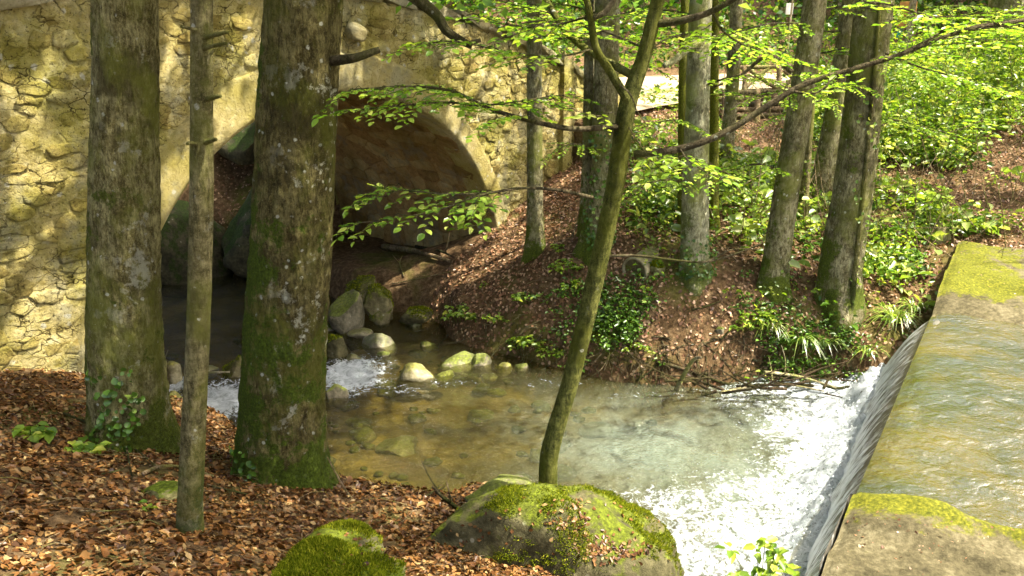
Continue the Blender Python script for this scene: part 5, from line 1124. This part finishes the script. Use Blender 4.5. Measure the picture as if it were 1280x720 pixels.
ivy_on(T6, o6, axis_x([(760, 0, 0), (753, 220, 0), (743, 322, 0)], y6), o6[2], o6[2] + 1.5, y6, .20, 260, -2.6, -.3, .05)
ivy_on(T7, o7, axis_x([(876, 0, 0), (869, 240, 0), (868, 352, 0)], y7), o7[2], o7[2] + .5, y7, .22, 140, -2.6, -.4, .045)
ivy_on(T11, o11, axis_x([(1093, 0, 0), (1066, 240, 0), (1046, 395, 0)], y11), o11[2] + .3, o11[2] + 3.2, y11, .26, 170, -1.7, .1, .05, 'leaf_herb')
ivy_on(T9, o9, axis_x([(1019, 0, 0), (983, 240, 0), (965, 365, 0)], y9), o9[2], o9[2] + 3, y9, .19, 60, -1.5, .3, .04, 'leaf_herb')

# ------------------------------------------------------------------ dead wood on the ground
def stick(px, r, m, label, lift=.02, name='stick', cat='stick', z=None, group=None, rough=.12, twigs=0):
    P = []
    for q in px:
        if len(q) == 3: P.append(G(*q))
        else: h_ = hit(*q); P.append(h_ + [0, 0, lift])
    sp = smooth_path(P, max(8, 5 * len(P))); sp[:, 2] += r * .5; o = sp.mean(0); mb = MB(); v, f = tube(sp, np.linspace(r, r * .45, len(sp)), 7, rough, seed=px[0][0]); mb.add(v, f)
    for k in range(twigs):
        i = random.randint(2, len(sp) - 2); d = unit(RNG.normal(0, 1, 3) + [0, 0, .6]); q = smooth_path([sp[i], sp[i] + d * r * 9 + RNG.normal(0, .01, 3), sp[i] + d * r * 17], 6); v, f = tube(q, np.linspace(r * .4, r * .15, 6), 5); mb.add(v, f)
    return top(name, *mb.get(), M[m], o, label, cat, group)
for px, r, m, lb, tw in [
    ([(480, 312), (520, 318), (565, 332)], .055, 'deadwood', 'long pale dead log lying under the arch against the vault wall', 0),
    ([(520, 311), (550, 318), (570, 326)], .025, 'darkwood', 'dark thin stick lying across the dead log under the arch', 1),
    ([(505, 348), (500, 332), (503, 322)], .012, 'deadwood', 'upright broken twig on the brown mound under the arch', 1),
    ([(490, 360), (530, 350), (570, 340)], .010, 'deadwood', 'thin twig across the brown mound under the arch', 2),
    ([(180, 598), (202, 588), (235, 590), (268, 600)], .014, 'deadwood', 'grey stick crossing behind the thin trunk in the litter', 0),
    ([(80, 520), (130, 542), (165, 562), (200, 592)], .009, 'twig', 'long thin curved twig in front of the leftmost trunk', 0),
    ([(158, 558), (162, 582), (166, 602)], .009, 'darkwood', 'short dark twig under the leftmost trunk', 0),
    ([(100, 644), (130, 645), (170, 641)], .007, 'deadwood', 'pale straight twig lying flat in the litter at left', 0),
    ([(128, 598), (150, 592), (162, 586)], .006, 'twig', 'little twig left of the grey stick', 0),
    ([(265, 612), (300, 620), (345, 632)], .009, 'twig', 'brown twig between the thin trunk and mossy trunk feet', 1),
    ([(438, 652, .5), (480, 642, .5), (530, 640, .42)], .03, 'deadwood', 'flat bleached driftwood at the near waterline', 2),
    ([(574, 642), (560, 628, .75), (548, 618, .85), (541, 610, .98)], .018, 'darkwood', 'dark forked root sticking up beside the big boulder', 2),
    ([(566, 640), (562, 618, .95), (558, 602, 1.05)], .007, 'deadwood', 'thin upright twig next to the dark root by the boulder', 1),
    ([(845, 490, .1), (855, 470, .3), (866, 452, .5), (876, 448, .6)], .03, 'palewood', 'forked grey driftwood branch standing on the far bank edge', 1),
    ([(820, 462), (858, 466), (905, 482), (930, 486)], .022, 'darkwood', 'dark fallen branch lying along the far waterline', 2),
    ([(955, 466, .3), (1000, 472, .22), (1045, 486, .12)], .02, 'palewood', 'pale root reaching down to the white water', 1),
    ([(900, 492, .08), (940, 484, .12), (985, 482, .12), (1030, 490, .08)], .018, 'palewood', 'long pale root along the waterline above the foam', 2),
    ([(940, 455), (985, 462), (1040, 478)], .014, 'darkwood', 'dark root above the long pale root', 3),
    ([(880, 470), (920, 476), (950, 492, .06)], .014, 'darkwood', 'dark twisted root right of the forked driftwood', 3),
    ([(865, 392), (885, 386), (900, 381)], .012, 'twig', 'short brown stick below the foot of the pale trunk', 0),
    ([(900, 430), (915, 415), (925, 408)], .010, 'twig', 'slanting brown stick left of the grass tufts', 0),
    ([(925, 360), (932, 385), (935, 400)], .007, 'deadwood', 'pale upright stalk between pale and leaning trunks', 1),
    ([(715, 300), (722, 280), (728, 262)], .012, 'twig', 'stick leaning against the broad grey trunk', 0),
    ([(1150, 312), (1130, 300), (1090, 330)], .007, 'deadwood', 'pale bent twig in the weeds beside the ridged trunk', 1),
    ([(1235, 110), (1245, 98), (1262, 84, 2.9)], .04, 'palewood', 'sunlit dead branch near the broad distant trunk', 1),
    ([(240, 470, .15), (262, 467, .22), (287, 466, .25)], .02, 'palewood', 'pale stick lying over the white water between the trunks', 0),
    ([(205, 520, .1), (222, 505, .3), (240, 490, .35)], .016, 'palewood', 'pale slanting stick at the left edge of the white water', 0),
    ([(203, 455, .3), (207, 446, .5), (210, 438, .62)], .010, 'palewood', 'short pale peg beside the cream coloured stone', 0),
    ([(640, 436), (650, 446), (662, 452)], .010, 'twig', 'small root hanging from the bank left of the sapling', 2),
    ([(560, 422), (552, 430), (540, 440)], .012, 'twig', 'thin root dipping into the water beside the leafy bank', 2),
    ([(795, 480), (812, 470), (830, 462), (842, 458)], .012, 'darkwood', 'black wet twig at the foot of the ivy bank', 2)]:
    stick(px, r, m, lb, twigs=tw)
mb = MB()
for i in range(30):
    u = RNG.uniform(830, 1085); vb = np.interp(u, [800, 850, 960, 1090], [486, 490, 482, 492]); a = G(u, vb - RNG.uniform(-6, 16), RNG.uniform(.03, .22)); an = RNG.uniform(-.6, .6) + (math.pi if RNG.uniform() < .5 else 0); L = RNG.uniform(.2, .75)
    d = np.array([math.cos(an), math.sin(an) * .6, RNG.uniform(-.25, .45)]); q = smooth_path([a, a + d * L * .5 + RNG.normal(0, .05, 3), a + d * L + RNG.normal(0, .05, 3)], 8); v, f = tube(q, np.linspace(1, .35, 8) * RNG.uniform(.007, .022), 6, .1, seed=i); mb.add(v, f)
obj('root_tangle', *mb.get(), M['darkwood'], kind='stuff')
# tangle of fine roots hanging from the eroded bank edge
mb = MB()
for i in range(420):
    u = RNG.uniform(560, 1090); vb = np.interp(u, [560, 640, 700, 850, 960, 1090], [425, 450, 466, 488, 480, 490]); v0 = vb - RNG.uniform(8, 62)
    a = hit(u, v0); d = RNG.normal(0, 1, 3) * [1, .5, .3] + [0, -.5, -.45]; d = unit(d); L = RNG.uniform(.12, .4)
    q = smooth_path([a + [0, 0, .01], a + d * L * .5 + RNG.normal(0, .03, 3), a + d * L + RNG.normal(0, .05, 3) + [0, 0, -.04]], 7); v, f = tube(q, np.linspace(.006, .002, 7) * RNG.uniform(.6, 1.7), 4, 0, False); mb.add(v, f)
obj('hanging_roots', *mb.get(), M['twig'], kind='stuff')
# bare stems in the undergrowth
mb = MB()
for i in range(380):
    u = RNG.uniform(880, 1290); v0 = RNG.uniform(100, 330); a = hit(u, v0); d = unit(RNG.normal(0, 1, 3) * [1, .6, 0] + [0, 0, RNG.uniform(.5, 2)]); L = RNG.uniform(.4, 1.5)
    q = smooth_path([a, a + d * L * .5 + RNG.normal(0, .05, 3), a + d * L + RNG.normal(0, .12, 3)], 7); v, f = tube(q, np.linspace(.007, .003, 7), 4, 0, False); mb.add(v, f)
obj('bare_stems', *mb.get(), M['deadwood'], kind='stuff')

# ------------------------------------------------------------------ concrete pipe end
pm = rock_mat('pipe_concrete', (.22, .19, .11), (.42, .37, .24), .5, (.10, .12, .01), .2, .9)
pb = PD(793, 338, depth(hit(793, 352))); ax = unit(np.array([.55, .80, .10])); pr = .165
pe = empty('concrete_pipe', pb, 'mossy concrete pipe end lying on its side in the far bank', 'pipe')
def lathe(prof, ax, o, seg=32, m_=None):
    a = unit(np.cross(ax, [0, 0, 1])); b_ = np.cross(a, ax); th = np.linspace(0, 2 * math.pi, seg, endpoint=False)
    V = np.array([[o + ax * h_ + (a * math.cos(t) + b_ * math.sin(t)) * r_ for t in th] for r_, h_ in prof]); return V.reshape(-1, 3), grid_faces(len(prof), seg, True)
v, f = lathe([(pr * .80, .03), (pr * .84, -.006), (pr * .97, -.01), (pr, .005), (pr * 1.0, .06), (pr * .93, .075), (pr * .90, .10), (pr * .90, .6)], ax, pb); v = v + .006 * fbm(v[:, 0] * 14, v[:, 1] * 14, v[:, 2] * 14, 3)[:, None]
obj('barrel', v, f, pm, pe, off=pb)
v, f = lathe([(pr * .81, .02), (pr * .6, .035), (pr * .3, .03), (.002, .035)], ax, pb); v = v + .01 * fbm(v[:, 0] * 18, v[:, 1] * 18, v[:, 2] * 18, 3)[:, None]
obj('filling', v, f, M['rock_yel'], pe, off=pb)

# ------------------------------------------------------------------ log retaining wall and rail fence by the road
def cyl(p, q, r, m, name, parent, o, seg=9, rough=.06): v, f = tube(smooth_path([p, (np.asarray(p) + q) / 2 + RNG.normal(0, .015, 3), q], 8), r, seg, rough, seed=random.random() * 9); return obj(name, v, f, M[m], parent, off=o)
dl_ = depth(PD(940, 155, 17.2)); lo = PD(940, 158, 17.0); lw = empty('log_wall', lo, 'low retaining wall of stacked brown logs below the road edge', 'wall')
for k, vv in enumerate((116, 123, 130, 137, 145, 152)):
    dd_ = 16.25 - k * .05; cyl(PD(893, vv + 1, dd_ + .1), PD(1000, vv - 2 + k * .4, dd_), .055, 'deadwood' if k % 2 else 'twig', 'log', lw, lo)
for u, v0, v1 in ((946, 112, 158), (985, 108, 160), (905, 114, 158)): cyl(PD(u, v1, 15.9), PD(u + 1, v0, 16.1), .055, 'deadwood', 'post', lw, lo)
fo = PD(950, 118, 16.9); fe = empty('rail_fence', fo, 'rustic fence of crossed wooden rails between road and log wall', 'fence')
for (u0, v0, u1, v1, r_) in ((932, 110, 962, 84, .04), (938, 88, 974, 112, .04), (976, 112, 1004, 86, .04), (980, 88, 1010, 112, .04)): cyl(PD(u0, v0, 16.9), PD(u1, v1, 16.9), r_, 'deadwood', 'rail', fe, fo)
for (u0, v0, u1, v1) in ((974, 116, 974, 82), (930, 116, 930, 82), (1010, 116, 1010, 84)): cyl(PD(u0, v0, 16.9), PD(u1, v1, 16.9), .05, 'deadwood', 'post', fe, fo)
cyl(PD(925, 84, 16.9), PD(1015, 82, 16.9), .04, 'deadwood', 'rail', fe, fo)
# dark bin and rail seen beyond the road between trunks
def flat_mat(nm, c, r_=.7): m = Mat(nm); n_ = m.noise(9, 5, .6); return m.pbr(m.mix(c, tuple(x * .6 for x in c), m.thr(n_, .4, .7)), r_, m.bump(n_, .3, .01), .3)
M['orange'] = flat_mat('orange_board', (.62, .30, .08)); M['teal'] = flat_mat('teal_plastic', (.02, .30, .24)); M['white'] = flat_mat('white_board', (.75, .76, .74)); M['grey'] = flat_mat('grey_plastic', (.06, .065, .07))
def at_depth_box(u0, v0, u1, v1, d, th, m, name, parent, o, jit=.0):
    a = PD(u0, v1, d); b_ = PD(u1, v1, d); c = PD(u0, v0, d); v, f = box_pts(a, b_ - a, np.array([0, th, 0]), [0, 0, c[2] - a[2]], 4, 3, 4, jit); return obj(name, v, f, M[m], parent, off=o)
go = PD(1132, 100, 19); gp = empty('trail_post', go, 'pale wooden post with an orange board and a teal holder at the slope top', 'signpost')
at_depth_box(1129, -10, 1136, 78, 19, .12, 'palewood', 'post', gp, go); at_depth_box(1122, 2, 1143, 33, 18.93, .05, 'orange', 'board', gp, go); at_depth_box(1122, 39, 1129, 47, 18.95, .1, 'teal', 'holder', gp, go); at_depth_box(1136, 39, 1137.5, 47, 18.95, .1, 'teal', 'holder', gp, go)
go = PD(985, 60, 22); gp = empty('trail_sign', go, 'small white sign on a thin stake beyond the road', 'sign'); at_depth_box(984, -5, 986, 62, 22, .05, 'palewood', 'stake', gp, go); at_depth_box(982, 4, 991, 18, 21.9, .03, 'white', 'board', gp, go)
go = PD(902, 88, 24.2); gp = empty('litter_bin', go, 'dark grey bin with a wooden lid beyond the road between trunks', 'bin'); at_depth_box(896, 68, 909, 90, 24.2, .4, 'grey', 'body', gp, go); at_depth_box(894, 63, 911, 67.5, 24.15, .5, 'palewood', 'lid', gp, go)

# leaves lying on boulder and slabs
import bpy as _b
def on_top(name, ob_names, pts_uv, n, spread, m, size):
    dg = bpy.context.evaluated_depsgraph_get(); dg.update(); P = []; NN = []
    sc_ = bpy.context.scene
    for (u, v, su, sv, k_) in pts_uv:
        for i in range(k_):
            r_ = ray(u + RNG.normal(0, su), v + RNG.normal(0, sv)); ok, loc, nrm, _, ob, _ = sc_.ray_cast(dg, Vector((0, 0, EYE)), Vector(r_).normalized())
            if ok and ob and ob.name.split('.')[0] in ob_names: P.append(list(loc)); NN.append(list(nrm))
    if not P: return
    P = np.array(P); NN = unit(np.array(NN) + RNG.normal(0, .25, (len(P), 3))); D = RNG.normal(size=P.shape); D = D - (D * NN).sum(1)[:, None] * NN
    return leaves_mass(name, P + NN * .006, D, NN, RNG.uniform(.6, 1.2, len(P)) * size, .6, m, curl=RNG.normal(.06, .12, len(P)))
on_top('dry_leaves_on_stone', ('boulder', 'rock'), [(765, 688, 26, 8, 170), (724, 650, 7, 16, 60), (700, 653, 8, 3, 20), (600, 665, 40, 20, 40), (740, 640, 60, 18, 50), (410, 690, 50, 16, 60), (785, 633, 6, 2, 8)], 0, 0, M['litter'], .032)
on_top('dry_leaves_on_slab', ('near_slab', 'far_slab'), [(1130, 660, 50, 14, 140), (1200, 680, 60, 20, 120), (1110, 700, 50, 15, 90), (1240, 300, 30, 14, 260), (1200, 330, 20, 12, 80), (1250, 345, 20, 20, 60)], 0, 0, M['litter_red'], .028)

# ------------------------------------------------------------------ raised moss cushions, splash, small twigs
def tri_tufts(name, P, Nn, size, m, parent, off, kind='stuff', lean=.7):
    n = len(P); D = unit(Nn + RNG.normal(0, lean, (n, 3))); side = unit(np.cross(D, RNG.normal(size=(n, 3)))); S = size * RNG.uniform(.5, 1.3, n)[:, None]
    V = np.stack([P - side * S * .22 - Nn * .003, P + side * S * .22 - Nn * .003, P + D * S], 1).reshape(-1, 3); F_ = np.arange(3 * n).reshape(n, 3)
    return obj(name, V, F_, m, parent, kind=kind, smooth=False, off=off)
M['moss'] = leaf_mat('moss_tuft', [(0, (.04, .055, .005)), (.4, (.12, .15, .008)), (.75, (.20, .23, .012)), (1, (.36, .34, .03))], .4, .0)
def moss_on(o, n, lo, zf=.2, size=.016, thr_=.0, world_off=None, parent=None, zmax=None, sc=3.2):
    me = o.data; nv = len(me.vertices); co = np.zeros(nv * 3, np.float32); me.vertices.foreach_get('co', co); co = co.reshape(-1, 3)
    me.calc_loop_triangles(); T_ = np.zeros(len(me.loop_triangles) * 3, np.int32); me.loop_triangles.foreach_get('vertices', T_); T_ = T_.reshape(-1, 3)
    a, b_, c = co[T_[:, 0]], co[T_[:, 1]], co[T_[:, 2]]; nr = np.cross(b_ - a, c - a); ar = np.linalg.norm(nr, axis=1); nr = nr / (ar[:, None] + 1e-9); wo = np.asarray(world_off)
    k = nr[:, 2] > lo; p_ = ar * k; 
    if p_.sum() == 0: return
    i = RNG.choice(len(T_), n, p=p_ / p_.sum()); r1, r2_ = np.sqrt(RNG.uniform(size=n)), RNG.uniform(size=n)
    P = a[i] * (1 - r1)[:, None] + b_[i] * (r1 * (1 - r2_))[:, None] + c[i] * (r1 * r2_)[:, None]; N_ = nr[i]; W = P + wo
    q = fbm(W[:, 0] * sc, W[:, 1] * sc, W[:, 2] * sc, 4) + .5 * (N_[:, 2] - .8); k = q > thr_ + RNG.normal(0, .06, n)
    if zmax is not None: k &= zmax(W)
    P, N_ = P[k], N_[k]; P = P + N_ * (np.clip(q[k] - thr_, 0, .3) * .05)[:, None]
    if len(P): tri_tufts('moss', P + wo, N_, size, M['moss'], parent or o, wo)
for ob in list(C.objects):
    if ob.get('category') in ('boulder', 'rock') and ob.type == 'MESH':
        big = ob.name.startswith('boulder'); lb = ob['label']; mossy = 'moss' in lb
        if not mossy: continue
        u_, v_ = proj(np.array(ob.location)); near = v_ > 560
        moss_on(ob, 60000 if big else (22000 if near else 2500), .25 if big else .1, size=.017 if near else .022, thr_=.02 if big else (.14 if near else -.02), world_off=np.array(ob.location))
for ob in list(C.objects):
    if ob.name in ('near_slab', 'far_slab'):
        if ob.name == 'near_slab': moss_on(ob, 60000, .8, size=.014, thr_=-.05, world_off=WO, parent=ob, zmax=lambda W: (lambda a, b_: (np.exp(-((b_ + .12) / .07) ** 2) * (1 - a * .12) + np.exp(-((a - .15) / .4) ** 2 - ((b_ + .2) / .16) ** 2)) > .5)(*weirloc(W[:, 0], W[:, 1])), sc=2.2)
        else: moss_on(ob, 50000, .8, size=.022, thr_=-.02, world_off=WO, parent=ob, zmax=lambda W: (lambda a, b_: (b_ > WL + .3) & (a < 2.6))(*weirloc(W[:, 0], W[:, 1])), sc=1.6)
# splash at the foot of the fall
N = 2600; al_ = RNG.uniform(-.8, WL, N); out_ = np.interp(al_, [0, WL], [.30, .46]) + np.abs(RNG.normal(0, .16, N)); hz_ = np.abs(RNG.normal(0, .10, N)) * np.exp(-(out_ - .3) * 1.5) + .03
P = np.stack([WB[0] + WD[0] * al_ + WN[0] * out_, WB[1] + WD[1] * al_ + WN[1] * out_, hz_], -1); r_ = RNG.uniform(.003, .010, N)
oc = np.array([(1, 0, 0), (-1, 0, 0), (0, 1, 0), (0, -1, 0), (0, 0, 1), (0, 0, -1)], float); of_ = np.array([(0, 2, 4), (2, 1, 4), (1, 3, 4), (3, 0, 4), (2, 0, 5), (1, 2, 5), (3, 1, 5), (0, 3, 5)])
V = (P[:, None] + oc[None] * r_[:, None, None] * RNG.uniform(.6, 1.6, (N, 1, 3))).reshape(-1, 3); F_ = (np.arange(N)[:, None, None] * 6 + of_[None]).reshape(-1, 3)
spm = Mat('spray_white'); M['spray'] = spm.pbr((.85, .88, .9), .3, None, .5)
obj('splash', V, F_, M['spray'], kind='stuff')
# twigs in the litter
mb = MB()
for i in range(520):
    if i < 330: x_, y_ = RNG.uniform(-4.5, 1.2), RNG.uniform(3, 7)
    else: x_, y_ = RNG.uniform(-.5, 5), RNG.uniform(8.3, 13)
    xa = np.array([x_]); ya = np.array([y_])
    if not offwater(xa, ya, .1)[0]: continue
    an = RNG.uniform(0, 6.28); L = RNG.uniform(.05, .32); x2, y2_ = xa + math.cos(an) * L, ya + math.sin(an) * L
    p0 = np.array([x_, y_, height(xa, ya)[0] + .022]); p1 = np.array([x2[0], y2_[0], height(x2, y2_)[0] + .025])
    q = smooth_path([p0, (p0 + p1) / 2 + RNG.normal(0, L * .06, 3) + [0, 0, .01], p1], 5); v, f = tube(q, np.linspace(1, .5, 5) * RNG.uniform(.002, .005), 4, 0, False); mb.add(v, f)
obj('litter_twigs', *mb.get(), M['deadwood'], kind='stuff')
# more stones along the mouth of the arch
for bx, m_, sd_i, lb in [((392, 398, 420, 420), 'rock', 81, 'grey stone peeping out right of the mossy trunk below the dark boulder'), ((505, 400, 530, 414), 'rock_wet', 82, 'flat wet stone in the water right below the flat mossy rock'),
        ((520, 424, 548, 438), 'rock_yel', 83, 'brown stone barely above water between slab rock and the bank'), ((640, 452, 662, 466), 'rock', 84, 'small grey stone under the bank right of the round pale stone'),
        ((468, 438, 488, 450), 'rock', 85, 'small grey stone just above the pale midstream boulder'), ((425, 440, 452, 456), 'rock_wet', 86, 'wet stone splitting the white riffle beside the big trunk'),
        ((540, 462, 572, 478), 'rock_yel', 87, 'low brown stone just under water right of the pale midstream boulder'), ((244, 452, 274, 470), 'rock_wet', 88, 'dark wet stone behind the thin trunk in the white water'), ((600, 466, 625, 478), 'rock_wet', 89, 'flat sunken stone below the pointed grey rock')]:
    rock(bx, -.06, M[m_], sd_i, lb, .8, .2, 6, 3)
